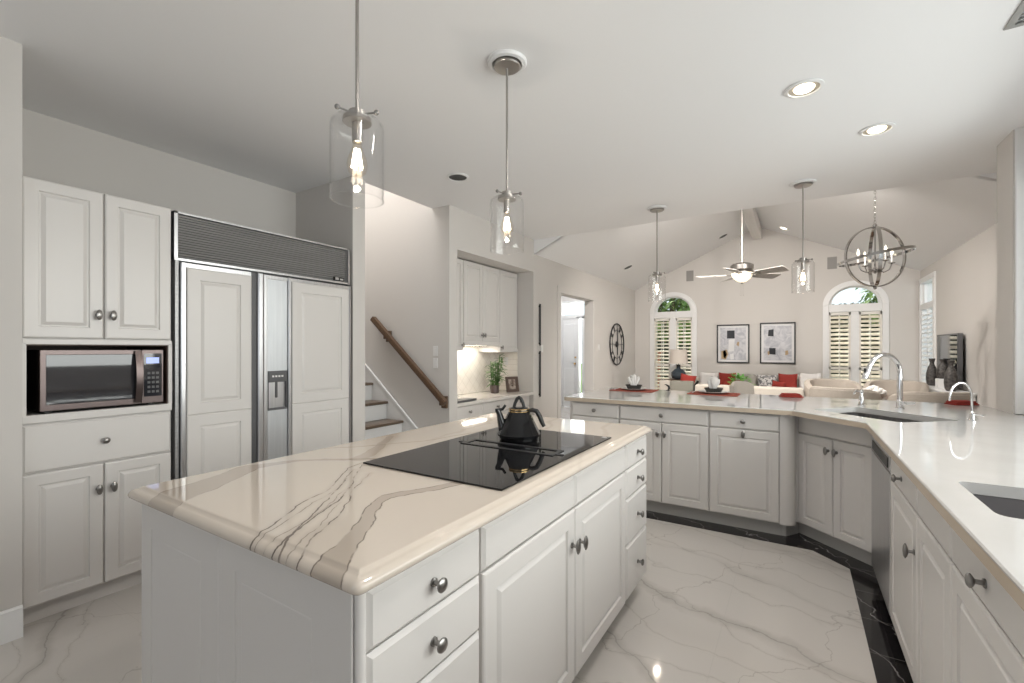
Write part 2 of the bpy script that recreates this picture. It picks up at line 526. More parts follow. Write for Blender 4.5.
# ---------------------------------------------------------------- mesh builder
class B:
    def __init__(s):
        s.bm = bmesh.new()

    def box(s, x0, x1, y0, y1, z0, z1, bev=0.0, seg=1, mtx=None):
        T = Matrix.Translation(((x0 + x1) / 2, (y0 + y1) / 2, (z0 + z1) / 2)) @ Matrix.Diagonal((abs(x1 - x0), abs(y1 - y0), abs(z1 - z0), 1))
        if mtx is not None:
            T = mtx @ T
        r = bmesh.ops.create_cube(s.bm, size=1, matrix=T)
        if bev > 0:
            es = set()
            for v in r['verts']:
                es.update(v.link_edges)
            bmesh.ops.bevel(s.bm, geom=list(es), offset=bev, segments=seg, affect='EDGES', profile=0.5)
        return s

    def rings(s, rings, cap0=True, cap1=True, closed=True):
        vs = [[s.bm.verts.new(p) for p in r] for r in rings]
        n = len(vs[0])
        for a, b in zip(vs[:-1], vs[1:]):
            for i in range(n if closed else n - 1):
                j = (i + 1) % n
                try:
                    s.bm.faces.new((a[i], a[j], b[j], b[i]))
                except ValueError:
                    pass
        for f, r in ((cap0, vs[0]), (cap1, vs[-1])):
            if f and n > 2:
                try:
                    s.bm.faces.new(r)
                except ValueError:
                    pass
        return s

    def lathe(s, prof, c=(0, 0, 0), seg=24, axis='z', sx=1.0, sy=1.0, cap0=True, cap1=True, mtx=None):
        rings = []
        for r, h in prof:
            ring = []
            for i in range(seg):
                a = 2 * PI * i / seg
                u, v = r * math.cos(a) * sx, r * math.sin(a) * sy
                if axis == 'z':
                    p = Vector((u, v, h))
                elif axis == 'y':
                    p = Vector((u, h, v))
                else:
                    p = Vector((h, u, v))
                if mtx is not None:
                    p = mtx @ p
                ring.append((p.x + c[0], p.y + c[1], p.z + c[2]))
            rings.append(ring)
        return s.rings(rings, cap0, cap1)

    def tube(s, pts, r, seg=10, closed=False, caps=True):
        P = [Vector(p) for p in pts]
        n = len(P)
        rr = r if isinstance(r, (list, tuple)) else [r] * n
        rings = []
        prev = None
        for i in range(n):
            if closed:
                t = P[(i + 1) % n] - P[i - 1]
            else:
                t = P[min(i + 1, n - 1)] - P[max(i - 1, 0)]
            t.normalize()
            if prev is None:
                a = Vector((0, 0, 1)) if abs(t.z) < 0.9 else Vector((1, 0, 0))
                u = t.cross(a).normalized()
            else:
                u = (prev - t * prev.dot(t)).normalized()
            prev = u
            v = t.cross(u)
            rings.append([tuple(P[i] + (u * math.cos(2 * PI * k / seg) + v * math.sin(2 * PI * k / seg)) * rr[i]) for k in range(seg)])
        if closed:
            rings.append(rings[0])
            return s.rings(rings, False, False)
        return s.rings(rings, caps, caps)

    def prism(s, poly, z0, z1):
        return s.rings([[(x, y, z0) for x, y in poly], [(x, y, z1) for x, y in poly]])

    def extr(s, pts, vec):
        v = Vector(vec)
        return s.rings([[tuple(p) for p in pts], [tuple(Vector(p) + v) for p in pts]])

    def quad(s, *pts):
        s.bm.faces.new([s.bm.verts.new(p) for p in pts])
        return s

    def sphere(s, c, r, seg=16, rg=10, sx=1, sy=1, sz=1):
        prof = [(max(1e-4, r * math.sin(PI * i / rg)), -r * math.cos(PI * i / rg) * sz) for i in range(rg + 1)]
        return s.lathe(prof, c, seg, sx=sx, sy=sy)

    def slab(s, poly, prof, rad=None):
        """poly: ccw outline; prof: (inset, z) from top inwards to bottom"""
        rings = []
        for ins, z in [(prof[0][0] + 0.004, prof[0][1])] + list(prof):
            q = inset(poly, ins)
            if rad is not None:
                q = round_poly(q, max(rad - ins, 0.003), 5)
            rings.append([(p[0], p[1], z) for p in q])
        return s.rings(rings)

    def xf(s, mtx):
        bmesh.ops.transform(s.bm, matrix=mtx, verts=s.bm.verts)
        return s

    def build(s, name, material, parent=None, sharp=32, loc=None, rotz=0.0):
        bmesh.ops.remove_doubles(s.bm, verts=s.bm.verts, dist=1e-6)
        bmesh.ops.recalc_face_normals(s.bm, faces=s.bm.faces)
        me = bpy.data.meshes.new(name)
        s.bm.to_mesh(me)
        s.bm.free()
        for p in me.polygons:
            p.use_smooth = True
        me.set_sharp_from_angle(angle=R(sharp))
        me.materials.append(M[material] if isinstance(material, str) else material)
        o = bpy.data.objects.new(name, me)
        COL.objects.link(o)
        if parent is not None:
            o.parent = parent
        if loc is not None:
            o.location = loc
        o.rotation_euler.z = rotz
        return o


def inset(poly, d):
    n = len(poly)
    if abs(d) < 1e-9:
        return list(poly)
    out = []
    for i in range(n):
        p0, p1, p2 = Vector(poly[i - 1]), Vector(poly[i]), Vector(poly[(i + 1) % n])
        e1, e2 = (p1 - p0).normalized(), (p2 - p1).normalized()
        n1, n2 = Vector((-e1.y, e1.x)), Vector((-e2.y, e2.x))
        b = n1 + n2
        k = b.length_squared
        b = b * (2.0 / k) if k > 1e-9 else n1
        q = p1 + b * d
        out.append((q.x, q.y))
    return out


def round_poly(poly, rad, seg=5):
    out = []
    n = len(poly)
    for i in range(n):
        r = rad[i] if isinstance(rad, (list, tuple)) else rad
        p0, p1, p2 = Vector(poly[i - 1]), Vector(poly[i]), Vector(poly[(i + 1) % n])
        if r <= 0:
            out.append(tuple(p1))
            continue
        a, b = (p0 - p1).normalized(), (p2 - p1).normalized()
        ang = a.angle(b)
        t = r / math.tan(ang / 2)
        q0, q1 = p1 + a * t, p1 + b * t
        for k in range(seg + 1):
            u = k / seg
            c = (1 - u) ** 2 * q0 + 2 * u * (1 - u) * p1 + u * u * q1
            out.append((c.x, c.y))
    return out


def thing(name, label, cat, loc=(0, 0, 0), rotz=0.0, group=None):
    o = bpy.data.objects.new(name, None)
    o.empty_display_size = 0.1
    COL.objects.link(o)
    o.location = loc
    o.rotation_euler.z = rotz
    o['label'] = label
    o['category'] = cat
    if group:
        o['group'] = group
    return o


def tag(o, label, cat, group=None, kind=None):
    o['label'] = label
    o['category'] = cat
    if group:
        o['group'] = group
    if kind:
        o['kind'] = kind
    return o


def struct(o, label=None):
    o['kind'] = 'structure'
    if label:
        o['label'] = label
    return o


# ---------------------------------------------------------------- setting: dimensions
CEIL = 2.743
XL = -3.85          # kitchen left wall
XN = -2.89          # wall with the desk niche, the foyer opening and the clock
YF = 9.5            # far wall
XR = 1.65           # living room right wall
RX, RZ, PZ = -0.62, 3.585, 2.56   # ridge and plate of the vault
YE = 5.15           # where the flat kitchen ceiling ends
CT = 0.91           # worktop height


def vault(x):
    return PZ + (RZ - PZ) * (1 - abs(x - RX) / ((RX - XN) if x < RX else (XR - RX)))


# floor
b = B()
b.box(-6.6, 2.2, -2.9, 10.0, -0.12, 0.0)
struct(b.build('floor', 'floor'), 'polished white marble floor with grey veins')

# black marble border let into the floor along the cabinets
bp = [(-1.75, 3.60), (0.085, 3.60), (0.27, 3.415), (0.27, 0.2), (0.50, 0.2), (0.50, 3.56), (0.06, 4.0), (-1.75, 4.0)]
b = B()
b.prism(bp, -0.02, 0.003)
struct(b.build('trim_1', 'black'), 'black marble border strip along the foot of the cabinets')

# ceilings
b = B()
b.box(-3.11, 2.2, -2.9, YE, CEIL, CEIL + 0.1)
b.box(XL - 0.1, -3.11, -2.9, 2.58, CEIL, CEIL + 0.1)
struct(b.build('ceiling', 'ceil'), 'flat white kitchen ceiling')
b = B()
for x0, x1 in ((XN - 0.15, RX), (RX, XR + 0.15)):
    z0, z1 = vault(x0), vault(x1)
    b.extr([(x0, YE, z0), (x1, YE, z1), (x1, YE, z1 + 0.1), (x0, YE, z0 + 0.1)], (0, YF + 0.15 - YE, 0))
struct(b.build('ceiling_vault', 'ceil'), 'white vaulted living room ceiling')
b = B()
zb = CEIL + 0.03
kx = (RZ - zb) / (RZ - PZ)
xa, xb = RX - kx * (RX - XN), RX + kx * (XR - RX)
b.extr([(XN - 0.14, YE + 0.002, vault(XN - 0.14)), (xa, YE + 0.002, zb), (xb, YE + 0.002, zb), (XR + 0.14, YE + 0.002, vault(XR + 0.14)), (XR + 0.14, YE + 0.002, 3.75), (XN - 0.14, YE + 0.002, 3.75)], (0, 0.06, 0))
struct(b.build('wall_gable', 'ceil'))
b = B()
b.box(RX - 0.075, RX + 0.075, YE + 0.002, YF, 3.35, 3.52, 0.006)
struct(b.build('trim_2', 'beam'), 'whitewashed ridge beam under the vault')

# walls
b = B()
b.box(XL - 0.1, XL, -2.9, 2.455, 0, CEIL)
struct(b.build('wall_left', 'wall'))
b = B()
b.box(XL, -3.045, -2.7, 0.583, 0, CEIL)
struct(b.build('wall_left_return', 'wall'))
b = B()
b.rings([[(-3.045 + d, y, z) for y, d2 in ((-2.7, 0), (0.583, 0))] for d, z in ((0, 0.0), (0.016, 0.0), (0.016, 0.11), (0.011, 0.122), (0.011, 0.135), (0.004, 0.145), (0, 0.145))], False, False, closed=False)
b.quad((-3.045, .583, 0), (-3.029, .583, 0), (-3.029, .583, .11), (-3.045, .583, .145))
struct(b.build('baseboard_left', 'trim'))
b = B()
b.box(XL, -3.07, 2.455, 2.58, 0, CEIL)
b.box(-6.5, XL, 2.455, 2.58, 0, 5.0)
b.box(XL, -3.11, 2.50, 2.58, CEIL + 0.1, 5.0)
struct(b.build('wall_nib', 'wall'))
b = B()
b.box(-6.5, -2.89, 3.456, 3.58, 0, CEIL)
b.box(-6.5, -3.11, 3.456, 3.58, CEIL, 5.0)
b.box(-3.11, -3.0, 2.58, 3.456, CEIL + 0.1, 5.0)
struct(b.build('wall_stair', 'wall'))
b = B()
b.box(-6.6, -6.5, 2.45, 3.58, 0, 5.0)
struct(b.build('wall_stair_end', 'wall'))

# wall with niche and foyer opening (plane x = XN)
XB = -3.46
b = B()
b.box(XN - 0.14, XN, 3.58, 5.138, 2.33, CEIL)          # above niche
b.box(XB, XN - 0.14, 3.58, 5.138, 2.33, 2.45)
b.box(XB, XN, 5.138, 5.26, 0, CEIL)                     # right return
b.box(XN - 0.14, XN, 5.26, 5.90, 0, CEIL)
b.box(XN - 0.14, XN, 5.90, 7.16, 2.15, CEIL)
b.box(XN - 0.14, XN, 7.16, YF, 0, CEIL)
b.box(XB - 0.1, XB, 3.58, 5.26, 0, 2.45)               # niche back
struct(b.build('wall_niche', 'wall'), 'light wall with the desk niche, the foyer opening and the clock')

# foyer casing
b = B()
for y0, y1 in ((5.82, 5.912), (7.148, 7.24)):
    b.box(XN - 0.15, XN + 0.018, y0, y1, 0, 2.138, 0.004)
b.box(XN - 0.15, XN + 0.018, 5.82, 7.24, 2.138, 2.235, 0.004)
struct(b.build('trim_3', 'wall'), 'casing around the foyer opening')
# foyer shell
b = B()
b.box(-5.4, -5.3, 5.3, YF, 0, CEIL)
b.box(-5.3, XB, 5.3, 5.4, 0, CEIL)
b.box(-5.3, -4.62, YF, YF + 0.12, 0, CEIL)
b.box(-4.62, -3.78, YF, YF + 0.12, 2.42, CEIL)
b.box(-3.78, XN - 0.14, YF, YF + 0.12, 0, CEIL)
struct(b.build('wall_foyer', 'wall'))
b = B()
b.box(-5.4, XN - 0.14, 5.3, YF + 0.1, CEIL, CEIL + 0.1)
struct(b.build('ceiling_foyer', 'ceil'))

# far wall with two arched openings
W1 = (-2.50, -1.74)
W2 = (0.45, 1.19)
ZS, ARCH = 2.07, 0.33


def arch_pts(x0, x1, zs, h, n=20):
    c, a = (x0 + x1) / 2, (x1 - x0) / 2
    return [(c - a * math.cos(PI * i / n), zs + h * math.sin(PI * i / n)) for i in range(n + 1)]


b = B()


def fpoly(pts):
    b.extr([(x, YF, z) for x, z in pts], (0, 0.14, 0))


edges = [XN - 0.14, W1[0], W1[1], RX, W2[0], W2[1], XR + 0.14]
for x0, x1 in ((XN - 0.14, W1[0]), (W1[1], RX), (RX, W2[0]), (W2[1], XR + 0.14)):
    fpoly([(x0, 0), (x1, 0), (x1, vault(x1) + 0.05), (x0, vault(x0) + 0.05)])
for x0, x1 in (W1, W2):
    ap = arch_pts(x0, x1, ZS, ARCH)
    fpoly(ap + [(x1, vault(x1) + 0.05), (x0, vault(x0) + 0.05)])
struct(b.build('wall_far', 'wall'))

# living room right wall with side window
b = B()
b.box(XR, XR + 0.14, 4.48, 8.62, 0, PZ + 0.15)
b.box(XR, XR + 0.14, 8.62, 9.40, 0, 0.35)
b.box(XR, XR + 0.14, 8.62, 9.40, 2.36, PZ + 0.15)
b.box(XR, XR + 0.14, 9.40, YF, 0, PZ + 0.15)
struct(b.build('wall_right', 'wall'))
b = B()
b.box(1.18, 2.2, 4.2, 4.48, 0, CEIL)
struct(b.build('wall_nib_right', 'wall'))
b = B()
b.box(1.187, 1.30, 4.178, 4.2, CT + 0.002, CEIL, 0.004)
struct(b.build('trim_4', 'trim'), 'white vertical casing beside the kitchen window')
# kitchen right wall with long window
b = B()
XK = 1.30
b.box(XK, XK + 0.14, -2.9, 0.15, 0, CEIL)
b.box(XK, XK + 0.14, 4.05, 4.2, 0, CEIL)
b.box(XK, XK + 0.14, 0.15, 4.05, 0, 1.06)
b.box(XK, XK + 0.14, 0.15, 4.05, 2.50, CEIL)
struct(b.build('wall_kitchen_right', 'wall'))
# back wall with window
b = B()
b.box(XL, -2.3, -2.7, -2.58, 0, CEIL)
b.box(0.5, XK, -2.7, -2.58, 0, CEIL)
b.box(-2.3, 0.5, -2.7, -2.58, 0, 0.7)
b.box(-2.3, 0.5, -2.7, -2.58, 2.4, CEIL)
struct(b.build('wall_back', 'wall'))


def window_root(name, label):
    o = bpy.data.objects.new(name, None)
    o.empty_display_size = 0.1
    COL.objects.link(o)
    o['kind'] = 'structure'
    o['label'] = label
    return o


# kitchen window (out of frame, lets the daylight in)
w = window_root('window_4', 'long window over the kitchen counter')
b = B()
for y in (0.15, 1.42, 2.70, 3.97):
    b.box(XK + 0.03, XK + 0.10, y, y + 0.08, 1.06, 2.50)
b.box(XK + 0.03, XK + 0.10, 0.15, 4.05, 1.06, 1.12)
b.box(XK + 0.03, XK + 0.10, 0.15, 4.05, 2.44, 2.50)
b.build('window_frame', 'trim', w)
b = B()
b.box(XK + 0.06, XK + 0.066, 0.2, 4.0, 1.1, 2.46)
b.build('window_pane', 'pane', w)
w = window_root('window_5', 'window in the wall behind the camera')
b = B()
for x in (-2.3, -0.94, 0.42):
    b.box(x, x + 0.08, -2.68, -2.6, 0.7, 2.4)
b.box(-2.3, 0.5, -2.68, -2.6, 0.7, 0.78)
b.box(-2.3, 0.5, -2.68, -2.6, 2.32, 2.4)
b.build('window_frame', 'trim', w)


# arched french doors with louvred shutters
def arched_window(name, label, x0, x1, open_deg, muntin):
    w = window_root(name, label)
    # casing in front of the wall: jambs, arch band, transom bar
    b = B()
    cw = 0.075
    b.box(x0 - cw, x0 + 0.012, YF - 0.03, YF - 0.001, 0.0, ZS, 0.005)
    b.box(x1 - 0.012, x1 + cw, YF - 0.03, YF - 0.001, 0.0, ZS, 0.005)
    o_ = arch_pts(x0 - cw, x1 + cw, ZS, ARCH + cw, 24)
    i_ = arch_pts(x0 + 0.012, x1 - 0.012, ZS, ARCH - 0.012, 24)
    b.rings([[(x, YF - 0.001, z) for x, z in o_], [(x, YF - 0.03, z) for x, z in o_], [(x, YF - 0.03, z) for x, z in i_], [(x, YF - 0.001, z) for x, z in i_]], False, False, closed=False)
    b.build('casing', 'trim', w)
    b = B()
    b.box(x0 + 0.012, x1 - 0.012, YF - 0.02, YF + 0.1, 1.955, ZS + 0.015, 0.004)
    cx = (x0 + x1) / 2
    b.box(cx - 0.055, cx + 0.055, YF - 0.012, YF + 0.06, 0.0, 1.955, 0.004)
    # fanlight frame
    o_ = arch_pts(x0 + 0.0, x1 - 0.0, ZS, ARCH, 24)
    i_ = arch_pts(x0 + 0.055, x1 - 0.055, ZS + 0.02, ARCH - 0.055, 24)
    b.rings([[(x, YF + 0.09, z) for x, z in o_], [(x, YF + 0.03, z) for x, z in o_], [(x, YF + 0.03, z) for x, z in i_], [(x, YF + 0.09, z) for x, z in i_]], False, False, closed=False)
    b.build('window_frame', 'trim', w)
    b = B()
    b.extr([(x, YF + 0.06, z) for x, z in arch_pts(x0 + 0.03, x1 - 0.03, ZS, ARCH - 0.03, 24)], (0, 0.005, 0))
    b.build('fanlight_pane', 'pane', w)
    for a0, a1 in ((x0 + 0.012, cx - 0.055), (cx + 0.055, x1 - 0.012)):
        # outer sash with muntins
        b = B()
        b.box(a0, a0 + 0.03, YF + 0.085, YF + 0.12, 0, 1.955)
        b.box(a1 - 0.03, a1, YF + 0.085, YF + 0.12, 0, 1.955)
        for z in (0.0, 0.42, 0.82, 1.2, 1.58, 1.92):
            b.box(a0, a1, YF + 0.09, YF + 0.115, z, z + 0.022)
        b.box((a0 + a1) / 2 - 0.009, (a0 + a1) / 2 + 0.009, YF + 0.09, YF + 0.115, 0, 1.955)
        b.build('sash', 'trim', w)
        b = B()
        b.box(a0 + 0.01, a1 - 0.01, YF + 0.1, YF + 0.104, 0.01, 1.95)
        b.build('window_pane', 'pane', w)
        sh = B()
        fr = 0.028
        sh.box(a0, a0 + fr, YF - 0.005, YF + 0.022, 0.02, 1.95, 0.003)
        sh.box(a1 - fr, a1, YF - 0.005, YF + 0.022, 0.02, 1.95, 0.003)
        for z in (0.02, 0.98, 1.90):
            sh.box(a0, a1, YF - 0.005, YF + 0.022, z, z + 0.05, 0.003)
        so = sh.build('shutter_frame', 'shutter', w)
        lv = B()
        for z0, z1 in ((0.07, 0.98), (1.03, 1.90)):
            n = int((z1 - z0) / 0.068)
            for k in range(n):
                zc = z0 + (k + 0.5) * (z1 - z0) / n
                mt = Matrix.Translation(((a0 + a1) / 2, YF + 0.012, zc)) @ Matrix.Rotation(R(open_deg), 4, 'X')
                lv.box(-(a1 - a0) / 2 + fr, (a1 - a0) / 2 - fr, -0.034, 0.034, -0.004, 0.004, 0.002, mtx=mt)
        lv.build('louvres', 'louvre', so)
        rd = B()
        rd.box((a0 + a1) / 2 - 0.006, (a0 + a1) / 2 + 0.006, YF - 0.036, YF - 0.026, 0.1, 1.86)
        rd.build('tilt_rod', 'shutter', so)
    return w


arched_window('window_1', 'arched french door with half open shutters behind the table lamp', W1[0], W1[1], 22, True)
arched_window('window_2', 'arched french door with shutters right of the framed prints', W2[0], W2[1], 40, False)

# side window with transom
w = window_root('window_3', 'narrow shuttered side window by the far corner')
b = B()
for y0, y1 in ((8.55, 8.63), (9.39, 9.47)):
    b.box(XR - 0.025, XR + 0.12, y0, y1, 0.3, 2.36, 0.004)
b.box(XR - 0.025, XR + 0.12, 8.55, 9.47, 2.34, 2.42, 0.004)
b.box(XR - 0.03, XR + 0.12, 8.55, 9.47, 0.28, 0.36, 0.004)
b.box(XR - 0.02, XR + 0.1, 8.63, 9.39, 1.93, 2.02, 0.004)
b.box(XR + 0.02, XR + 0.08, 8.63, 8.67, 0.36, 2.34)
b.box(XR + 0.02, XR + 0.08, 9.35, 9.39, 0.36, 2.34)
b.build('window_frame', 'trim', w)
b = B()
b.box(XR + 0.05, XR + 0.055, 8.65, 9.37, 0.36, 2.34)
b.build('window_pane', 'pane', w)
sh = B()
for y in (8.64, 8.99, 9.35):
    sh.box(XR - 0.012, XR + 0.018, y - 0.02, y + 0.02, 0.37, 1.93)
so = sh.build('shutter_frame', 'trim', w)
lv = B()
for k in range(22):
    zc = 0.42 + k * 0.068
    mt = Matrix.Translation((XR + 0.004, 9.0, zc)) @ Matrix.Rotation(R(-35), 4, 'Y')
    lv.box(-0.032, 0.032, -0.35, 0.35, -0.004, 0.004, 0.002, mtx=mt)
lv.build('louvres', 'trim', so)

# front door with sidelight in the foyer
d = window_root('door_1', 'white front door with a narrow sidelight seen through the foyer opening')
b = B()
b.box(-4.62, -4.58, YF - 0.02, YF + 0.1, 0, 2.42)
b.box(-4.215, -4.165, YF - 0.02, YF + 0.1, 0, 2.06)
b.box(-4.085, -4.01, YF - 0.02, YF + 0.1, 0, 2.06)
b.box(-3.92, -3.78, YF - 0.02, YF + 0.1, 0, 2.42)
b.box(-4.58, -3.83, YF - 0.02, YF + 0.1, 2.02, 2.1)
b.box(-4.58, -3.83, YF - 0.02, YF + 0.1, 2.38, 2.42)
b.build('door_frame', 'trim', d)
b = B()
b.box(-4.58, -4.215, YF + 0.0, YF + 0.05, 0.01, 2.02, 0.004)
b.box(-4.53, -4.26, YF - 0.012, YF + 0.0, 0.15, 0.9, 0.01)
b.box(-4.53, -4.26, YF - 0.012, YF + 0.0, 1.02, 1.9, 0.01)
dl = b.build('door_leaf', 'trim', d)
b = B()
b.lathe([(0.004, -0.06), (0.026, -0.055), (0.026, -0.04), (0.01, -0.035), (0.01, 0.0)], (-4.25, YF, 1.0), 12, 'y')
b.lathe([(0.02, -0.02), (0.02, 0.0)], (-4.25, YF, 1.14), 12, 'y')
b.build('door_handle', 'gold', dl)
b = B()
b.box(-4.165, -4.085, YF + 0.04, YF + 0.046, 0.02, 2.02)
b.box(-4.01, -3.92, YF + 0.04, YF + 0.046, 0.02, 2.02)
b.box(-4.58, -3.83, YF + 0.04, YF + 0.046, 2.1, 2.38)
b.build('sidelight_pane', 'pane', d)

# ---------------------------------------------------------------- cabinet building blocks


def raised(b, x0, x1, z0, z1, y=0.0, t=0.02, fr=0.055):
    """raised panel door with its front face at y, facing -y"""
    def rect(i, d):
        return [(x0 + i, y + d, z0 + i), (x1 - i, y + d, z0 + i), (x1 - i, y + d, z1 - i), (x0 + i, y + d, z1 - i)]
    b.rings([rect(0, t), rect(0, 0.006), rect(0.003, 0.002), rect(0.008, 0.0), rect(fr, 0.0), rect(fr + 0.004, 0.009),
             rect(fr + 0.010, 0.009), rect(fr + 0.023, 0.002), rect(fr + 0.026, 0.001)])


def drawer_front(b, x0, x1, z0, z1, y=0.0, t=0.02):
    def rect(i, d):
        return [(x0 + i, y + d, z0 + i), (x1 - i, y + d, z0 + i), (x1 - i, y + d, z1 - i), (x0 + i, y + d, z1 - i)]
    b.rings([rect(0, t), rect(0, 0.009), rect(0.003, 0.007), rect(0.010, 0.0), rect(0.011, 0.0)])


def knob(parent, x, z, oval=False, y=0.0):
    b = B()
    b.lathe([(0.0105, y), (0.0105, y - 0.004), (0.006, y - 0.006), (0.0055, y - 0.02)], (x, 0, z), 12, 'y')
    prof = [(0.006, y - 0.018), (0.012, y - 0.021), (0.0165, y - 0.025), (0.0165, y - 0.028), (0.012, y - 0.032), (0.001, y - 0.034)]
    if oval:
        b.lathe(prof, (x, 0, z), 16, 'y', sx=0.8, sy=1.65)
    else:
        b.lathe(prof, (x, 0, z), 16, 'y')
    return b.build('knob', 'pewter', parent)


def add_door(root, x0, x1, z0, z1, kx=None, kz=None, name='door', fr=0.055, oval=True):
    b = B()
    raised(b, x0, x1, z0, z1, fr=fr)
    o = b.build(name, 'cab', root, sharp=14)
    if kx is not None:
        knob(o, kx, kz, oval)
    return o


def add_drawer(root, x0, x1, z0, z1, kn=True, name='drawer'):
    b = B()
    drawer_front(b, x0, x1, z0, z1)
    o = b.build(name, 'cab', root, sharp=14)
    if kn:
        knob(o, (x0 + x1) / 2, (z0 + z1) / 2)
    return o


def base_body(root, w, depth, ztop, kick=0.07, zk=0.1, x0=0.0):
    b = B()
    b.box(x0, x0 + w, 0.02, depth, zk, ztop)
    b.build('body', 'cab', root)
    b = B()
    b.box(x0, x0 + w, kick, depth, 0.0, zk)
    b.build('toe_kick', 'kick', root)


G = 0.0025   # half of a gap between fronts

# ---------------------------------------------------------------- left wall: pantry, microwave, refrigerator
X0 = -3.082
t = thing('tall_cabinet', 'tall off-white cabinet around the microwave, left of the refrigerator', 'cabinet', (X0, 0.589, 0), R(90))
b = B()
W_ = 0.605
b.box(0, W_, 0.02, 0.62, 0.1, 1.012)
b.box(0, W_, 0.02, 0.62, 1.357, 2.147)
b.box(0, 0.014, 0.0, 0.62, 1.012, 1.357)
b.box(W_ - 0.018, W_, 0.0, 0.62, 1.012, 1.357)
b.box(0, W_, 0.6, 0.62, 1.0, 1.36)
b.box(0, W_, 0.0, 0.03, 1.352, 1.378, 0.002)
b.box(0, W_, 0.0, 0.03, 0.975, 1.014, 0.002)
b.build('body', 'cab', t)
b = B()
b.box(0, W_, 0.075, 0.62, 0, 0.1)
b.build('toe_kick', 'cab', t)
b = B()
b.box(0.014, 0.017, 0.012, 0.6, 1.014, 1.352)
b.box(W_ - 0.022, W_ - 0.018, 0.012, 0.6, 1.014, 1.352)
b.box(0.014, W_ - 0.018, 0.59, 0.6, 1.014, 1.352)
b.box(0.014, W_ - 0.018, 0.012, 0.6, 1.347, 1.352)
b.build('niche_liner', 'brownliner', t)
add_door(t, 0, 0.3 - G, 1.383, 2.147, 0.272, 1.507)
add_door(t, 0.3 + G, W_ - 0.004, 1.383, 2.147, 0.331, 1.507)
add_drawer(t, 0, W_ - 0.004, 0.737, 0.968)
add_door(t, 0, 0.3 - G, 0.102, 0.731, 0.274, 0.603)
add_door(t, 0.3 + G, W_ - 0.004, 0.102, 0.731, 0.334, 0.603)

# microwave
t = thing('microwave_oven', 'bronze steel microwave with a dark glass door in the cabinet niche', 'microwave', (X0, 0.589 + 0.058, 1.0145), R(90))
b = B()
b.box(0, 0.505, 0.03, 0.42, 0.012, 0.312, 0.004)
for x in (0.04, 0.46):
    for y in (0.06, 0.38):
        b.box(x - 0.012, x + 0.012, y - 0.012, y + 0.012, 0, 0.013)
b.build('body', 'blackp', t)
b = B()
b.rings([[(x, y, z) for x, z in ((a, c), (d, c), (d, e), (a, e))] for a, d, c, e, y in
         ((0.0, 0.40, 0.012, 0.312, 0.03), (0.0, 0.40, 0.012, 0.312, 0.004), (0.003, 0.397, 0.015, 0.309, 0.0), (0.022, 0.392, 0.042, 0.288, 0.0), (0.024, 0.390, 0.044, 0.286, 0.004))], True, False)
d = b.build('door', 'bronze', t)
b = B()
b.box(0.022, 0.392, 0.004, 0.02, 0.042, 0.288)
b.build('door_window', 'ovenglass', d)
b = B()
hp = []
for i in range(13):
    u = i / 12
    hp.append((0.385, -0.012 - 0.024 * math.sin(PI * u), 0.022 + 0.284 * u))
rings = []
for (hx, hy, hz) in hp:
    rings.append([(hx - 0.017, hy, hz), (hx + 0.012, hy - 0.006, hz), (hx + 0.017, hy + 0.006, hz), (hx - 0.012, hy + 0.012, hz)])
b.rings(rings)
for z in (0.03, 0.298):
    b.box(0.375, 0.395, -0.014, 0.004, z - 0.008, z + 0.008)
b.build('handle', 'bronze', d)
b = B()
b.box(0.402, 0.505, 0.0, 0.03, 0.012, 0.312, 0.003)
p = b.build('control_panel', 'bronze', t)
b = B()
b.box(0.412, 0.496, -0.002, 0.002, 0.05, 0.29)
b.build('panel_glass', 'ovenglass', p)
b = B()
b.box(0.422, 0.482, -0.0035, -0.001, 0.235, 0.268)
b.build('display', 'display', p)
b = B()
for i in range(3):
    for j in range(5):
        b.box(0.428 + i * 0.02, 0.441 + i * 0.02, -0.0035, -0.001, 0.07 + j * 0.026, 0.083 + j * 0.026)
b.build('buttons', 'darkgrey', p)

# refrigerator
t = thing('refrigerator', 'large built-in refrigerator with steel louvred grille and panelled doors', 'refrigerator', (X0, 1.205, 0), R(90))
FW = 1.246
b = B()
b.box(0.0, FW, 0.05, 0.72, 0.0, 2.14)
b.build('body', 'darkgrey', t)
b = B()
b.box(0.0, 0.018, 0.0, 0.06, 1.86, 2.14)
b.box(FW - 0.03, FW - 0.016, 0.0, 0.06, 1.86, 2.14)
b.box(0.0, FW - 0.016, 0.0, 0.06, 2.128, 2.14)
b.box(0.0, FW - 0.016, 0.0, 0.06, 1.852, 1.866)
g = b.build('grille_frame', 'steel', t)
b = B()
n = 17
for k in range(n):
    zc = 1.868 + (k + 0.5) * (2.127 - 1.868) / n
    mt = Matrix.Translation((FW / 2 - 0.006, 0.02, zc)) @ Matrix.Rotation(R(-58), 4, 'X')
    b.box(-FW / 2 + 0.022, FW / 2 - 0.024, -0.0056, 0.0056, -0.0015, 0.0015, mtx=mt)
b.build('louvres', 'dsteel', g)
b = B()
b.box(1.085, 1.175, 0.0, 0.012, 1.872, 1.9)
pl = b.build('badge', 'blackp', g)
b = B()
b.box(1.094, 1.124, -0.002, 0.002, 1.876, 1.896)
b.box(1.138, 1.166, -0.002, 0.002, 1.876, 1.890)
b.build('badge_mark', 'steel', pl)
b = B()
b.box(0.004, 0.022, -0.002, 0.05, 0.0, 1.85)
b.build('side_trim', 'dsteel', t)
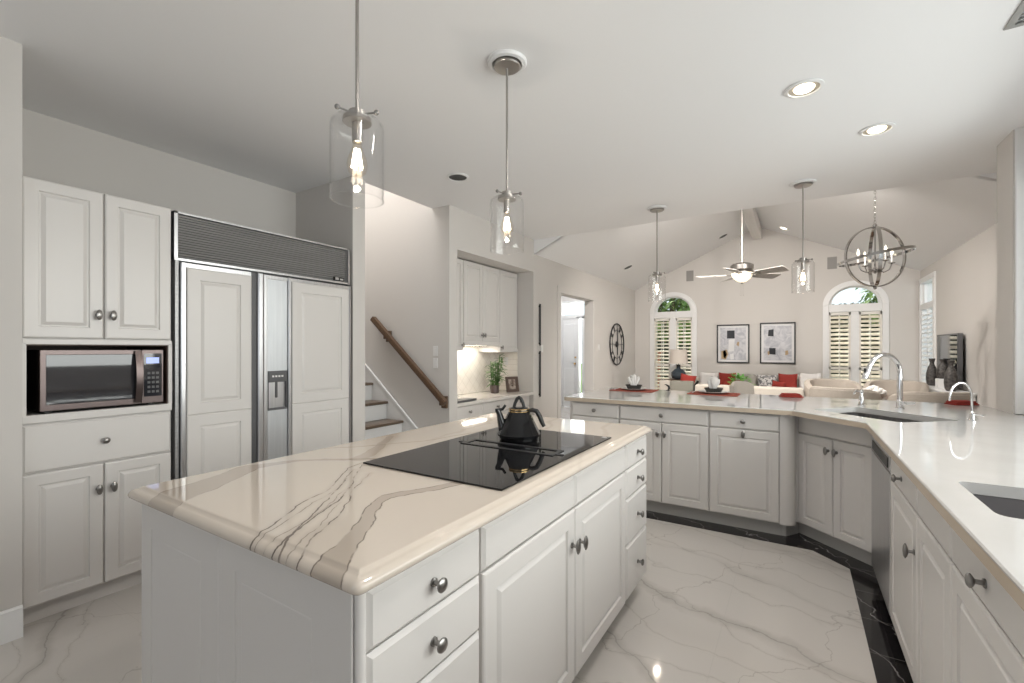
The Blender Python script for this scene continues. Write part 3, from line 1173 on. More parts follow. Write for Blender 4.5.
# left door
b = B()
b.box(0.026, 0.442, 0.004, 0.05, 0.1, 1.842)
b.box(0.026, 0.052, -0.024, 0.01, 0.1, 1.842, 0.004)
b.box(0.052, 0.438, -0.012, 0.006, 1.812, 1.842, 0.003)
d = b.build('door', 'steel', t)
b = B()
raised(b, 0.056, 0.436, 0.934, 1.815, y=-0.02, t=0.024, fr=0.07)
raised(b, 0.056, 0.436, 0.11, 0.934, y=-0.02, t=0.024, fr=0.07)
b.build('door_panel', 'cab', d, sharp=14)
b = B()
b.box(0.436, 0.472, -0.012, 0.05, 0.1, 1.842)
b.build('handle_recess', 'darkgrey', d)
b = B()
b.box(0.472, 0.506, -0.034, 0.03, 0.1, 1.842, 0.006)
b.build('handle', 'steel', d)
# right door with dispenser
b = B()
b.box(0.514, FW - 0.02, 0.004, 0.05, 0.1, 1.838)
b.box(0.514, 0.544, -0.02, 0.01, 0.1, 1.838, 0.004)
b.box(0.690, 0.712, -0.026, 0.01, 0.1, 1.838, 0.004)
b.box(0.544, FW - 0.022, -0.012, 0.006, 1.81, 1.838, 0.003)
b.box(FW - 0.034, FW - 0.02, -0.02, 0.01, 0.1, 1.838, 0.003)
d = b.build('door', 'steel', t)
b = B()
raised(b, 0.72, FW - 0.036, 0.934, 1.812, y=-0.02, t=0.024, fr=0.07)
raised(b, 0.72, FW - 0.036, 0.11, 0.934, y=-0.02, t=0.024, fr=0.07)
b.build('door_panel', 'cab', d, sharp=14)
b = B()
b.box(0.546, 0.688, -0.01, 0.004, 1.178, 1.81)
b.box(0.546, 0.688, -0.01, 0.004, 0.1, 0.915)
b.build('steel_panel', 'satin', d)
b = B()
b.box(0.546, 0.688, -0.014, 0.004, 1.10, 1.178, 0.003)
b.box(0.555, 0.68, -0.017, -0.01, 1.118, 1.165)
cp = b.build('dispenser_control', 'darkgrey', d)
b = B()
for k in range(4):
    b.box(0.575 + k * 0.022, 0.589 + k * 0.022, -0.0185, -0.016, 1.135, 1.147)
b.build('control_buttons', 'plate', cp)
b = B()
b.box(0.546, 0.554, -0.012, 0.05, 0.915, 1.10)
b.box(0.680, 0.688, -0.012, 0.05, 0.915, 1.10)
b.box(0.546, 0.688, 0.042, 0.05, 0.915, 1.10)
b.box(0.546, 0.688, -0.016, 0.05, 0.907, 0.922, 0.002)
b.box(0.607, 0.627, 0.0, 0.02, 0.99, 1.10, 0.004)
b.build('dispenser_recess', 'darkgrey', d)

# ---------------------------------------------------------------- island
IX0, IX1 = -1.705, -0.698       # cabinet faces (left side, right side)
IY0, IY1 = 0.576, 2.512
ITOP = 0.872
# near drawer cabinet with the two end panels
LB = 'island drawers'


def island_drawers(root, x0, x1):
    for z0, z1 in ((0.742, 0.862), (0.598, 0.737), (0.370, 0.593), (0.105, 0.365)):
        add_drawer(root, x0, x1, z0, z1)


t = thing('base_cabinet', 'island cabinet at the near end with a four drawer stack and two panelled end faces', 'cabinet', (IX1, IY0, 0), R(90))
base_body(t, 0.39, 0.995, ITOP)
island_drawers(t, 0.0195, 0.387)
b = B()                                     # beaded corner post
b.lathe([(0.011, 0.1), (0.011, ITOP)], (0.0105, 0.014, 0), 14)
b.box(-0.004, 0.018, 0.02, 0.06, 0.1, ITOP, 0.003)
b.build('corner_post', 'cab', t)
for k in range(2):
    b = B()
    x0, x1 = (-0.995 + k * 0.4735, -0.995 + (k + 1) * 0.4735 - 0.003)
    raised(b, x0, x1, 0.1, ITOP, y=0.0, t=0.018, fr=0.075)
    # end faces look towards -y in the room: turn them back from the cabinet's own frame
    b.xf(Matrix.Rotation(R(-90), 4, 'Z') @ Matrix.Translation((0.0, -0.002, 0)))
    b.build('end_panel', 'cab', t, sharp=14)

t = thing('base_cabinet', 'wide island cabinet with two doors under the cooktop', 'cabinet', (IX1, IY0 + 0.393, 0), R(90))
wd = 2.150 - (IY0 + 0.393)
base_body(t, wd, 0.995, ITOP)
h = 0.5 * wd
add_drawer(t, 0.006, h - G, 0.742, 0.862, False, 'false_drawer')
add_drawer(t, h + G, wd - 0.006, 0.742, 0.862, False, 'false_drawer')
add_door(t, 0.006, h - G, 0.105, 0.737, h - 0.034, 0.612, fr=0.06)
add_door(t, h + G, wd - 0.006, 0.105, 0.737, h + 0.036, 0.602, fr=0.06)
t = thing('base_cabinet', 'island cabinet at the far end with a narrow stack of four drawers', 'cabinet', (IX1, 2.153, 0), R(90))
base_body(t, IY1 - 2.153, 0.995, ITOP)
island_drawers(t, 0.012, IY1 - 2.153 - 0.004)

# island worktop with an ogee edge
sl = [(-1.732, 0.548), (-0.674, 0.548), (-0.674, 2.53), (-1.732, 2.53)]
b = B()
b.slab(sl, [(0.034, CT), (0.030, CT - 0.0015), (0.026, CT - 0.006), (0.018, CT - 0.007), (0.009, CT - 0.010), (0.003, CT - 0.016), (0.0, CT - 0.023),
            (0.002, CT - 0.029), (0.007, CT - 0.034), (0.014, CT - 0.038)], 0.024)
tag(b.build('worktop', 'quartz', sharp=50), 'cream veined quartz top of the island with a rounded edge', 'countertop')

# cooktop
t = thing('cooktop', 'black glass cooktop let into the island top', 'cooktop', (-1.035, 1.6, CT + 0.0005))
b = B()
b.box(-0.31, 0.298, -0.48, 0.455, 0.0, 0.006, 0.0015)
gl = b.build('glass_top', 'blackglass', t)
b = B()
b.rings([[(x, y, z) for x, y in ((-0.215 + i, -0.03 + i), (0.235 - i, -0.03 + i), (0.235 - i, 0.075 - i), (-0.215 + i, 0.075 - i))] for i, z in ((0, 0.006), (0, 0.009), (0.018, 0.009), (0.018, 0.006))], False, False)
b.box(-0.245, -0.215, -0.005, 0.012, 0.006, 0.0085)
b.box(0.235, 0.265, -0.005, 0.012, 0.006, 0.0085)
b.build('vent_frame', 'blackm', t)
b = B()
b.lathe([(0.012, 0.006), (0.012, 0.0068)], (0.272, 0.43, 0), 14)
b.build('maker_badge', 'steel', t)

# kettle
t = thing('tea_kettle', 'black enamel kettle with gold rim standing on the cooktop', 'kettle', (-1.08, 1.785, CT + 0.0072), R(32))
t.scale = (0.94, 0.94, 0.94)
b = B()
b.lathe([(0.088, 0.0), (0.093, 0.002), (0.095, 0.014), (0.103, 0.018), (0.105, 0.028), (0.100, 0.038), (0.052, 0.132), (0.047, 0.135)], seg=14)
body = b.build('body', 'kettle', t, sharp=20)
b = B()
b.lathe([(0.047, 0.133), (0.047, 0.146), (0.044, 0.152), (0.038, 0.155), (0.002, 0.156)], seg=28)
lid = b.build('lid', 'kettle', t)
b = B()
for z in (0.135, 0.1455):
    b.lathe([(0.046, z), (0.0505, z + 0.0005), (0.0505, z + 0.0045), (0.046, z + 0.005)], seg=28, cap0=False, cap1=False)
b.build('gold_band', 'gold', lid)
b = B()
b.tube([(-0.026, 0, 0.150), (-0.018, 0, 0.178), (-0.009, 0, 0.197), (0.0, 0, 0.202), (0.009, 0, 0.197), (0.018, 0, 0.178), (0.026, 0, 0.150)], [0.008, 0.008, 0.009, 0.010, 0.009, 0.008, 0.008], 10)
b.build('lid_handle', 'blackp', t)
b = B()
b.tube([(-0.072, 0, 0.045), (-0.086, 0, 0.085), (-0.096, 0, 0.122), (-0.106, 0, 0.142)], [0.028, 0.020, 0.014, 0.013], 12)
b.tube([(-0.116, 0, 0.142), (-0.096, 0, 0.143), (-0.080, 0, 0.146), (-0.066, 0, 0.166)], [0.006, 0.008, 0.007, 0.006], 8)
b.build('spout', 'kettle', t)
b = B()
b.tube([(0.046, 0, 0.139), (0.066, 0, 0.142), (0.086, 0, 0.136), (0.100, 0, 0.112), (0.112, 0, 0.082), (0.122, 0, 0.062)], [0.009, 0.011, 0.012, 0.012, 0.011, 0.009], 10)
b.build('handle', 'blackp', t)

# ---------------------------------------------------------------- peninsula run
PY = 3.70
PTOP = 0.872


def pen_unit(label, x0, x1):
    t = thing('base_cabinet', label, 'cabinet', (x0, PY, 0))
    base_body(t, x1 - x0, 0.62, PTOP, 0.06)
    return t, x1 - x0


t, wd = pen_unit('peninsula cabinet at the foyer end with one narrow drawer', -1.72, -1.262)
add_drawer(t, 0.03, wd - 0.003, 0.745, 0.862)
add_door(t, 0.03, wd - 0.003, 0.105, 0.74, wd - 0.035, 0.65)
t, wd = pen_unit('peninsula cabinet with one wide drawer over two doors', -1.260, -0.565)
add_drawer(t, 0.003, wd - 0.004, 0.745, 0.862)
add_door(t, 0.003, 0.345 - G, 0.105, 0.74, 0.318, 0.655)
add_door(t, 0.345 + G, wd - 0.004, 0.105, 0.74, 0.372, 0.655)
x0c = -0.5645
t = thing('base_cabinet', 'peninsula cabinet with a single broad pull-out door and rounded corner', 'cabinet', (x0c, PY, 0))
wd = 0.5645
base_body(t, wd - 0.1, 0.62, PTOP, 0.06)
b = B()
b.box(wd - 0.1, wd - 0.062, 0.06, 0.62, 0.0, 0.1, 0.006)
b.prism([(wd - 0.10, 0.062), (wd - 0.066, 0.062), (wd + 0.010, 0.176), (wd - 0.03, 0.2), (wd - 0.10, 0.2)], 0.0, 0.0995)
b.build('toe_kick', 'kick', t)
add_drawer(t, 0.004, wd - 0.105, 0.745, 0.862)
add_door(t, 0.004, wd - 0.105, 0.105, 0.74, (wd - 0.1) / 2, 0.712)
b = B()                                    # rounded corner post
cp = [(wd - 0.102, 0.02), (wd - 0.102, 0.002), (wd - 0.07, 0.0)]
for i in range(9):
    a = -PI / 2 + i * PI / 2 / 8
    cp.append((wd - 0.07 + 0.062 * math.cos(a) * 1.0, 0.062 + 0.062 * math.sin(a)))
cp += [(wd - 0.008, 0.118), (wd - 0.102, 0.118)]
b.prism(cp, 0.1, PTOP)
b.box(wd - 0.03, wd + 0.008, 0.112, 0.16, 0.1, PTOP)
b.build('corner_post', 'cab', t, sharp=50)

# corner sink base at 45 degrees: from (0.012,3.80) to (0.385,3.43)
sx0, sy0, sx1, sy1 = 0.004, 3.806, 0.386, 3.438
ang = math.atan2(sy1 - sy0, sx1 - sx0)
wd = math.hypot(sx1 - sx0, sy1 - sy0)
t = thing('base_cabinet', 'diagonal corner cabinet with two doors under the big sink', 'cabinet', (sx0, sy0, 0), ang)
b = B()
b.prism([(0, 0.02), (wd, 0.02), (wd - 0.0, 0.03), (wd + 0.28, 0.45), (0.05, 0.45), (0, 0.03)], 0.1, 0.64)
b.prism([(0, 0.02), (wd, 0.02), (wd, 0.034), (0, 0.034)], 0.66, PTOP)
b.build('body', 'cab', t)
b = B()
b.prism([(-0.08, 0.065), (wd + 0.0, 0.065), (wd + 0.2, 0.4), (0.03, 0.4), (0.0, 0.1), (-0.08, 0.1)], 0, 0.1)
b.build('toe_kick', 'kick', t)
add_drawer(t, 0.0, wd, 0.742, 0.862, False, 'false_drawer')
add_door(t, 0.0, wd / 2 - G, 0.105, 0.737, wd / 2 - 0.03, 0.66, fr=0.05)
add_door(t, wd / 2 + G, wd, 0.105, 0.737, wd / 2 + 0.03, 0.66, fr=0.05)

# right run, faces look towards -x
XC = 0.36
t = thing('dishwasher', 'stainless steel dishwasher with a black pocket handle beside the corner sink', 'dishwasher', (XC, 3.29, 0), R(-90))
b = B()
b.box(0, 0.604, 0.02, 0.6, 0.1, 0.868)
b.build('body', 'darkgrey', t)
b = B()
b.box(0, 0.604, 0.0, 0.02, 0.105, 0.755, 0.003)
b.box(0, 0.604, 0.0, 0.02, 0.762, 0.865, 0.003)
d = b.build('door', 'steel', t)
b = B()
b.box(0.06, 0.56, -0.004, 0.004, 0.772, 0.822, 0.003)
b.build('pocket_handle', 'blackp', d)
b = B()
b.box(0.06, 0.604, 0.06, 0.58, 0.0, 0.1)
b.build('toe_kick', 'darkgrey', t)


def right_unit(label, ya, yb):
    t = thing('base_cabinet', label, 'cabinet', (XC, ya, 0), R(-90))
    wd = ya - yb
    b = B()
    b.box(0, wd, 0.02, 0.8, 0.1, 0.66)
    b.box(0, wd, 0.02, 0.045, 0.66, PTOP)
    b.build('body', 'cab', t)
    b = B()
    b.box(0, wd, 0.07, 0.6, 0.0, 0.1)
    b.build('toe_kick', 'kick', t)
    return t, wd


t, wd = right_unit('long counter cabinet with one drawer and door next to the dishwasher', 2.68, 2.135)
add_drawer(t, 0.012, wd - G, 0.742, 0.862)
add_door(t, 0.012, wd - G, 0.105, 0.737, wd - 0.03, 0.595)
t, wd = right_unit('long counter cabinet with a blank drawer front under the small sink', 2.132, 1.712)
add_drawer(t, G, wd - G, 0.742, 0.862, False, 'false_drawer')
add_door(t, G, wd - G, 0.105, 0.737)
t, wd = right_unit('long counter cabinet nearest the camera with a drawer knob', 1.709, 1.16)
add_drawer(t, G, wd - G, 0.742, 0.862)
add_door(t, G, wd - G, 0.105, 0.737)
t, wd = right_unit('last long counter cabinet cut off by the picture edge', 1.157, 0.4)
add_drawer(t, G, wd - G, 0.742, 0.862)
add_door(t, G, wd - G, 0.105, 0.737, 0.035, 0.655)

# one continuous white worktop with two sink cut-outs
cs = 1 / math.sqrt(2)


def sd(s_, d_):
    """corner of the diagonal sink: s = x + y, d = x - y"""
    return ((s_ + d_) / 2, (s_ - d_) / 2)


S1 = [sd(3.885, -3.70), sd(3.885, -2.88), sd(4.48, -2.84), sd(4.48, -3.76)]
S1 = [S1[0], S1[1], S1[2], S1[3]]
S2 = [(0.43, 1.62), (0.86, 1.62), (0.86, 1.985), (0.43, 1.985)]
outline = [(-1.755, 3.66), (-0.03, 3.66), (0.335, 3.275), (0.335, 0.38), (1.298, 0.38), (1.298, 4.175), (1.185, 4.178), (1.18, 4.79), (-1.755, 4.79)]
outline = round_poly(outline, [0.03, 0.03, 0.02, 0, 0, 0, 0, 0, 0.05], 4)
top_i = inset(outline, 0.004)
b = B()
bm = b.bm


def ring_edges(pts, z):
    vs = [bm.verts.new((p[0], p[1], z)) for p in pts]
    return vs, [bm.edges.new((vs[i], vs[(i + 1) % len(vs)])) for i in range(len(vs))]


for z, ol in ((CT, top_i), (CT - 0.036, outline)):
    es = []
    loops = []
    v0, e0 = ring_edges(ol, z)
    es += e0
    for hole in (S1, S2):
        v1, e1 = ring_edges(round_poly(hole, 0.035, 5), z)
        es += e1
        loops.append(v1)
    bmesh.ops.triangle_fill(bm, use_beauty=True, use_dissolve=False, edges=es)
    if z == CT:
        top_loops = loops
        top_outer = v0
    else:
        bot_loops = loops
        bot_outer = v0
mid = [bm.verts.new((p[0], p[1], CT - 0.004)) for p in outline]
for A_, B_ in ((top_outer, mid), (mid, bot_outer), (top_loops[0], bot_loops[0]), (top_loops[1], bot_loops[1])):
    n = len(A_)
    for i in range(n):
        j = (i + 1) % n
        bm.faces.new((A_[i], A_[j], B_[j], B_[i]))
wt = b.build('worktop', 'white_quartz', sharp=30)
tag(wt, 'white quartz worktop running over the peninsula and the long window counter', 'countertop')
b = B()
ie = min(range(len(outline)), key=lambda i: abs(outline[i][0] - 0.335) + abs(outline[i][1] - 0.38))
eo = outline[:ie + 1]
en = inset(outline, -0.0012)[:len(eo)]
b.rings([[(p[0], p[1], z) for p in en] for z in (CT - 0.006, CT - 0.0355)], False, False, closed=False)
b.build('edge_reflection', 'edge_reflect_tan', wt)  # tan strip paints the floor's reflection onto the counter edge


def sink(label, corners, depth, material, name='sink'):
    t = thing(name, label, 'sink')
    cx = sum(p[0] for p in corners) / 4
    cy = sum(p[1] for p in corners) / 4
    t.location = (cx, cy, CT - 0.038)
    loc = [(p[0] - cx, p[1] - cy) for p in corners]
    o_ = round_poly(inset(loc, -0.012), 0.04, 5)
    i_ = round_poly(inset(loc, 0.0), 0.035, 5)
    f_ = round_poly(inset(loc, 0.012), 0.05, 5)
    b = B()
    b.rings([[(x, y, 0) for x, y in o_], [(x, y, 0) for x, y in i_], [(x, y, -depth + 0.02) for x, y in i_], [(x, y, -depth) for x, y in f_]], False, True)
    b.build('basin', material, t, sharp=50)
    b = B()
    b.lathe([(0.045, -depth + 0.001), (0.042, -depth + 0.004), (0.02, -depth + 0.002)], seg=18)
    b.build('drain', 'chrome', t)
    return t


sink('undermount steel sink set diagonally in the counter corner', S1, 0.2, 'sinksteel')
sink('small dark undermount sink in the long counter', S2, 0.18, 'compo')

# main pull-down faucet
t = thing('faucet', 'tall chrome gooseneck faucet behind the corner sink', 'faucet', (0.612, 4.155, CT + 0.0005), R(-138))
# local +x points towards the sink
b = B()
b.lathe([(0.026, 0), (0.026, 0.006), (0.021, 0.010), (0.020, 0.05), (0.016, 0.055)], seg=20)
base = b.build('base', 'chrome', t)
pts = [(0, 0, 0.05), (0, 0, 0.22)]
for i in range(13):
    a = PI * i / 12 * 0.86
    pts.append((0.128 - 0.128 * math.cos(a), 0, 0.252 + 0.128 * math.sin(a)))
b = B()
b.tube(pts, [0.0175] * 2 + [0.0155] * 13, 12)
b.build('spout', 'chrome', t, sharp=60)
ex, _, ez = pts[-1]
b = B()
b.tube([(ex - 0.004, 0, ez + 0.012), (ex + 0.008, 0, ez - 0.012), (ex + 0.040, 0, ez - 0.075), (ex + 0.046, 0, ez - 0.092)], [0.0135, 0.0155, 0.020, 0.018], 14)
sp_ = b.build('spray_head', 'chrome', t, sharp=60)
b = B()
b.box(ex + 0.040, ex + 0.048, -0.007, 0.007, ez - 0.055, ez - 0.02, 0.002)
b.build('spray_button', 'blackp', sp_)
b = B()
b.tube([(0, 0.012, 0.04), (0, 0.03, 0.04), (0.0, 0.045, 0.042)], [0.013, 0.013, 0.009], 12)
b.tube([(-0.005, 0.04, 0.042), (-0.035, 0.075, 0.044)], [0.007, 0.005], 8)
b.build('lever', 'chrome', t)

# drinking water tap
t = thing('water_tap', 'small chrome drinking water tap at the right end of the corner sink', 'faucet', (0.878, 3.722, CT + 0.0005), R(-135))
b = B()
b.lathe([(0.020, 0), (0.020, 0.004), (0.013, 0.018), (0.011, 0.045), (0.006, 0.05)], seg=18)
b.build('base', 'chrome', t)
pts = [(0, 0, 0.045), (0.004, 0, 0.11)]
for i in range(13):
    a = PI * i / 12 * 0.97
    pts.append((0.090 - 0.086 * math.cos(a), 0, 0.135 + 0.086 * math.sin(a)))
pts.append((0.178, 0, 0.118))
b = B()
b.tube(pts, 0.0058, 10)
b.build('spout', 'chrome', t, sharp=60)
b = B()
b.tube([(0, 0.008, 0.03), (-0.008, 0.03, 0.034), (-0.012, 0.05, 0.03)], [0.005, 0.005, 0.004], 8)
b.build('lever', 'chrome', t)

# soap dispenser
t = thing('soap_dispenser', 'short chrome soap dispenser left of the tall faucet', 'soap dispenser', (0.405, 4.235, CT + 0.0005), R(-120))
t.scale = (1.25, 1.25, 1.35)
b = B()
b.lathe([(0.02, 0), (0.02, 0.004), (0.014, 0.008), (0.012, 0.05), (0.009, 0.055), (0.009, 0.075)], seg=16)
b.build('base', 'chrome', t)
b = B()
b.lathe([(0.012, 0.07), (0.013, 0.085), (0.002, 0.09)], seg=16)
b.tube([(0, 0, 0.08), (0.06, 0, 0.083), (0.085, 0, 0.068)], [0.006, 0.006, 0.005], 8)
b.build('pump', 'chrome', t)

# ---------------------------------------------------------------- stairs and handrail
ST = 3.452
t = thing('staircase', 'white stairs with dark oak treads climbing away beside the refrigerator', 'stairs', (-2.975, 2.583, 0))
RISE, RUN = 0.188, 0.23
n = 12
for k in range(n):
    zt = 0.21 + k * RISE
    xn = -0.04 - k * RUN
    b = B()
    b.box(xn - RUN - 0.02, xn, 0.0, 0.84, zt - 0.028, zt, 0.008, 2)
    b.build('tread', 'tread', t)
    b = B()
    b.box(xn - 0.045, xn - 0.03, 0.0, 0.84, zt - RISE, zt - 0.028)
    b.build('riser', 'trim', t)
b = B()
z0, x0 = 0.21, -0.04
slope = RISE / RUN
b.extr([(x0 + 0.10, 0.842, 0.0), (x0 + 0.10, 0.842, 0.19), (x0 + 0.03, 0.842, z0 + 0.035), (x0 - n * RUN, 0.842, z0 + 0.035 + slope * (n * RUN + 0.03)), (x0 - n * RUN, 0.842, 0)], (0, 0.026, 0))
b.extr([(x0 + 0.045, 0.835, z0 + 0.02), (x0 + 0.045, 0.835, z0 + 0.05), (x0 - n * RUN, 0.835, z0 + 0.065 + slope * (n * RUN + 0.03)), (x0 - n * RUN, 0.835, z0 + 0.035 + slope * (n * RUN + 0.03))], (0, 0.02, 0))
b.build('skirt_board', 'trim', t)

t = thing('handrail', 'dark oak handrail sloping down the stair wall', 'handrail', (-2.87, 3.452, 0.80))
A_ = Vector((-0.02, -0.06, 0.0))
B_ = Vector((-1.04, -0.06, 0.86))
ax = (B_ - A_).normalized()
up = Vector((-ax.z, 0, ax.x)) * -1
up = Vector((0, -1, 0)).cross(ax)
sec = [(-0.022, -0.03), (0.022, -0.03), (0.03, -0.005), (0.026, 0.022), (0.012, 0.032), (-0.012, 0.032), (-0.026, 0.022), (-0.03, -0.005)]
b = B()
b.rings([[tuple(P + Vector((0, 1, 0)) * u + up * v) for u, v in sec] for P in (A_, B_)])
b.build('rail', 'wood', t)
for P in (A_ + ax * 0.06, A_ + ax * 1.08):
    b = B()
    b.box(P.x - 0.035, P.x + 0.035, -0.026, 0.0, P.z - 0.09, P.z + 0.03, 0.004)
    b.box(P.x - 0.025, P.x + 0.025, -0.07, -0.02, P.z - 0.06, P.z - 0.015, 0.004)
    b.build('bracket', 'wood', t)


def switch_plate(label, loc, rotz, gang=1, name='light_switch', group=None):
    t = thing(name, label, 'switch', loc, rotz, group)
    t.scale = (0.85, 1, 0.85)
    w2 = 0.036 * gang
    b = B()
    b.box(-w2, w2, -0.006, 0.0, -0.058, 0.058, 0.002)
    b.build('cover_plate', 'plate', t)
    for k in range(gang):
        xk = (k - (gang - 1) / 2) * 0.046
        b = B()
        b.box(xk - 0.015, xk + 0.015, -0.009, -0.005, -0.032, 0.032, 0.001)
        b.build('rocker', 'plate', t)
    return t


switch_plate('white light switch on the stair wall above the handrail', (-3.065, 3.454, 1.31), 0)
switch_plate('second light switch on the stair wall, right below the first', (-3.065, 3.454, 1.19), 0)
switch_plate('white light switch between the two black wall rails', (XN + 0.002, 5.36, 1.335), R(90))
switch_plate('small light switch on the wall left of the round clock', (XN + 0.002, 7.42, 1.36), R(90))

for k, (z0, z1, lb) in enumerate(((1.375, 1.925, 'upper black metal rail on the wall right of the desk niche'), (0.70, 1.305, 'lower black metal rail on the wall right of the desk niche'))):
    t = thing('wall_rail', lb, 'rail', (XN, 5.286, z0))
    b = B()
    b.box(0.012, 0.024, -0.016, 0.016, 0, z1 - z0, 0.003)
    b.build('bar', 'blackm', t)
    for z in (0.03, z1 - z0 - 0.03):
        b = B()
        b.lathe([(0.012, 0.001), (0.012, 0.014)], (0, 0, z), 10, 'x')
        b.build('standoff', 'blackm', t)

# ---------------------------------------------------------------- desk niche
NB = XB + 0.002
b = B()
b.box(NB - 0.001, NB + 0.012, 3.582, 5.136, 0.78, 1.45)
b.box(NB, -3.13, 5.124, 5.137, 0.78, 1.33)
struct(b.build('trim_5', 'splash'), 'pale diagonal tile backsplash in the desk niche')
XU = -3.12
t = thing('wall_cabinet', 'narrow low-hanging wall cabinet at the left end of the desk niche', 'cabinet', (XU, 3.585, 1.315), R(90))
b = B()
b.box(0, 0.388, 0.02, 0.335, 0, 1.005)
b.build('body', 'cab', t)
add_door(t, 0.003, 0.385, 0.0, 1.0, 0.36, 0.06, fr=0.05)
t = thing('wall_cabinet', 'double door wall cabinet over the lit part of the desk niche', 'cabinet', (XU, 3.977, 1.39), R(90))
b = B()
b.box(0, 0.72, 0.02, 0.335, 0, 0.93)
b.box(0, 0.72, 0.004, 0.02, -0.02, 0.03)
b.build('body', 'cab', t)
add_door(t, 0.003, 0.36 - G, 0.03, 0.925, 0.335, 0.10, fr=0.05)
add_door(t, 0.36 + G, 0.717, 0.03, 0.925, 0.385, 0.10, fr=0.05)
t = thing('wall_cabinet', 'single door wall cabinet at the right end of the desk niche', 'cabinet', (XU, 4.70, 1.29), R(90))
b = B()
b.box(0, 0.42, 0.02, 0.335, 0, 1.03)
b.build('body', 'cab', t)
add_door(t, 0.003, 0.417, 0.0, 1.025, 0.03, 0.06, fr=0.05)
area('under_cabinet_light', (-3.30, 4.33, 1.365), (0, 0, 0), 0.1, 0.6, 2.6, (1, 0.93, 0.84))
t = thing('under_cabinet_lamp', 'slim lamp strip under the middle niche cabinet', 'lamp', (-3.30, 4.33, 1.374))
b = B()
b.box(-0.05, 0.05, -0.3, 0.3, 0.0, 0.015, 0.003)
b.build('housing', 'plate', t)
b = B()
b.box(-0.04, 0.04, -0.28, 0.28, -0.003, 0.001)
b.build('diffuser', 'lamp', t)
# desk: drawers and top
t = thing('desk_cabinet', 'white desk cabinet with small drawers inside the wall niche', 'cabinet', (-2.935, 3.585, 0), R(90))
b = B()
b.box(0, 1.54, 0.02, 0.515, 0.08, 0.742)
b.build('body', 'cab', t)
add_drawer(t, 0.004, 0.50, 0.60, 0.735)
add_drawer(t, 0.506, 1.05, 0.60, 0.735)
add_drawer(t, 1.056, 1.53, 0.60, 0.735)
add_drawer(t, 0.004, 0.50, 0.1, 0.594)
add_drawer(t, 0.506, 1.05, 0.1, 0.594)
add_drawer(t, 1.056, 1.53, 0.1, 0.594)
b = B()
poly = [(NB + 0.002, 3.583), (-2.905, 3.583), (-2.905, 4.3), (-2.885, 4.55), (-2.865, 4.75), (-2.865, 5.1), (-2.895, 5.134), (NB + 0.002, 5.134)]
b.prism(poly, 0.745, 0.777)
tag(b.build('desktop', 'niche_quartz'), 'cream stone top of the desk in the wall niche', 'countertop')
b = B()
b.box(-3.06, -2.92, 3.60, 3.95, 0.778, 0.80, 0.004)
tag(b.build('letter_tray', 'darkgrey'), 'flat dark grey tray lying on the left end of the niche desk', 'tray')

# plant of cut stems on the desk
t = thing('potted_plant', 'leafy green bamboo-like plant standing on the niche desk', 'plant', (-3.22, 4.73, 0.7775))
b = B()
b.lathe([(0.05, 0), (0.058, 0.05), (0.06, 0.10), (0.052, 0.10), (0.05, 0.06), (0.001, 0.06)], seg=16)
b.build('pot', 'bronze', t)
st = B()
lf = B()
rnd = random.Random(3)


def leaf(b, base, d, ln, wd, droop=0.3):
    d = Vector(d).normalized()
    side = d.cross(Vector((0, 0, 1)))
    if side.length < 0.1:
        side = Vector((1, 0, 0))
    side.normalize()
    p0 = Vector(base)
    nrm = side.cross(d)
    ring = []
    for u, w in ((0.0, 0.12), (0.3, 0.9), (0.6, 0.8), (1.0, 0.03)):
        c = p0 + d * ln * u - Vector((0, 0, 1)) * droop * ln * u * u
        ring.append((c - side * wd * w, c + nrm * wd * 0.25, c + side * wd * w))
    for a, c in zip(ring[:-1], ring[1:]):
        for i in range(2):
            b.quad(a[i], a[i + 1], c[i + 1], c[i])


for k in range(9):
    a = rnd.uniform(0, 2 * PI)
    x, y = 0.03 * math.cos(a), 0.035 * math.sin(a)
    hgt = rnd.uniform(0.28, 0.48)
    tx, ty = x * 2.2 + rnd.uniform(-0.02, 0.02), y * 2.6 + rnd.uniform(-0.03, 0.03)
    st.tube([(x, y, 0.05), (x + (tx - x) * 0.5, y + (ty - y) * 0.5, hgt * 0.5), (tx, ty, hgt)], 0.005, 6)
    for j in range(20):
        u = rnd.uniform(0.25, 1.0)
        aa = rnd.uniform(0, 2 * PI)
        leaf(lf, (x + (tx - x) * u, y + (ty - y) * u, hgt * u), (math.cos(aa), math.sin(aa), rnd.uniform(0.0, 0.9)), rnd.uniform(0.07, 0.14), 0.012, rnd.uniform(0.2, 0.7))
st.build('stems', 'leaf', t)
lf.build('foliage', 'leaf', t)

t = thing('photo_frame', 'small dark brown photo frame leaning beside the plant on the desk', 'picture frame', (-3.10, 4.98, 0.777), R(62))
lean = Matrix.Rotation(R(-12), 4, 'X')
b = B()
b.rings([[(x, y, z) for x, z in ((-w_, 0.10 - h_), (w_, 0.10 - h_), (w_, 0.10 + h_), (-w_, 0.10 + h_))] for w_, h_, y in ((0.092, 0.10, 0.012), (0.092, 0.10, 0.0), (0.055, 0.065, 0.0), (0.055, 0.065, 0.006))], True, False)
b.xf(lean)
b.build('frame', 'brownliner', t)
b = B()
b.box(-0.05, 0.05, 0.005, 0.009, 0.035, 0.165)
b.xf(lean)
b.build('photo', 'photo', t)
b = B()
b.box(-0.015, 0.015, 0.02, 0.075, 0.0, 0.09)
b.build('stand', 'brownliner', t)
switch_plate('white wall outlet at the right end of the niche backsplash', (-3.30, 5.121, 1.17), 0, 1, 'wall_outlet')

# ---------------------------------------------------------------- pendants


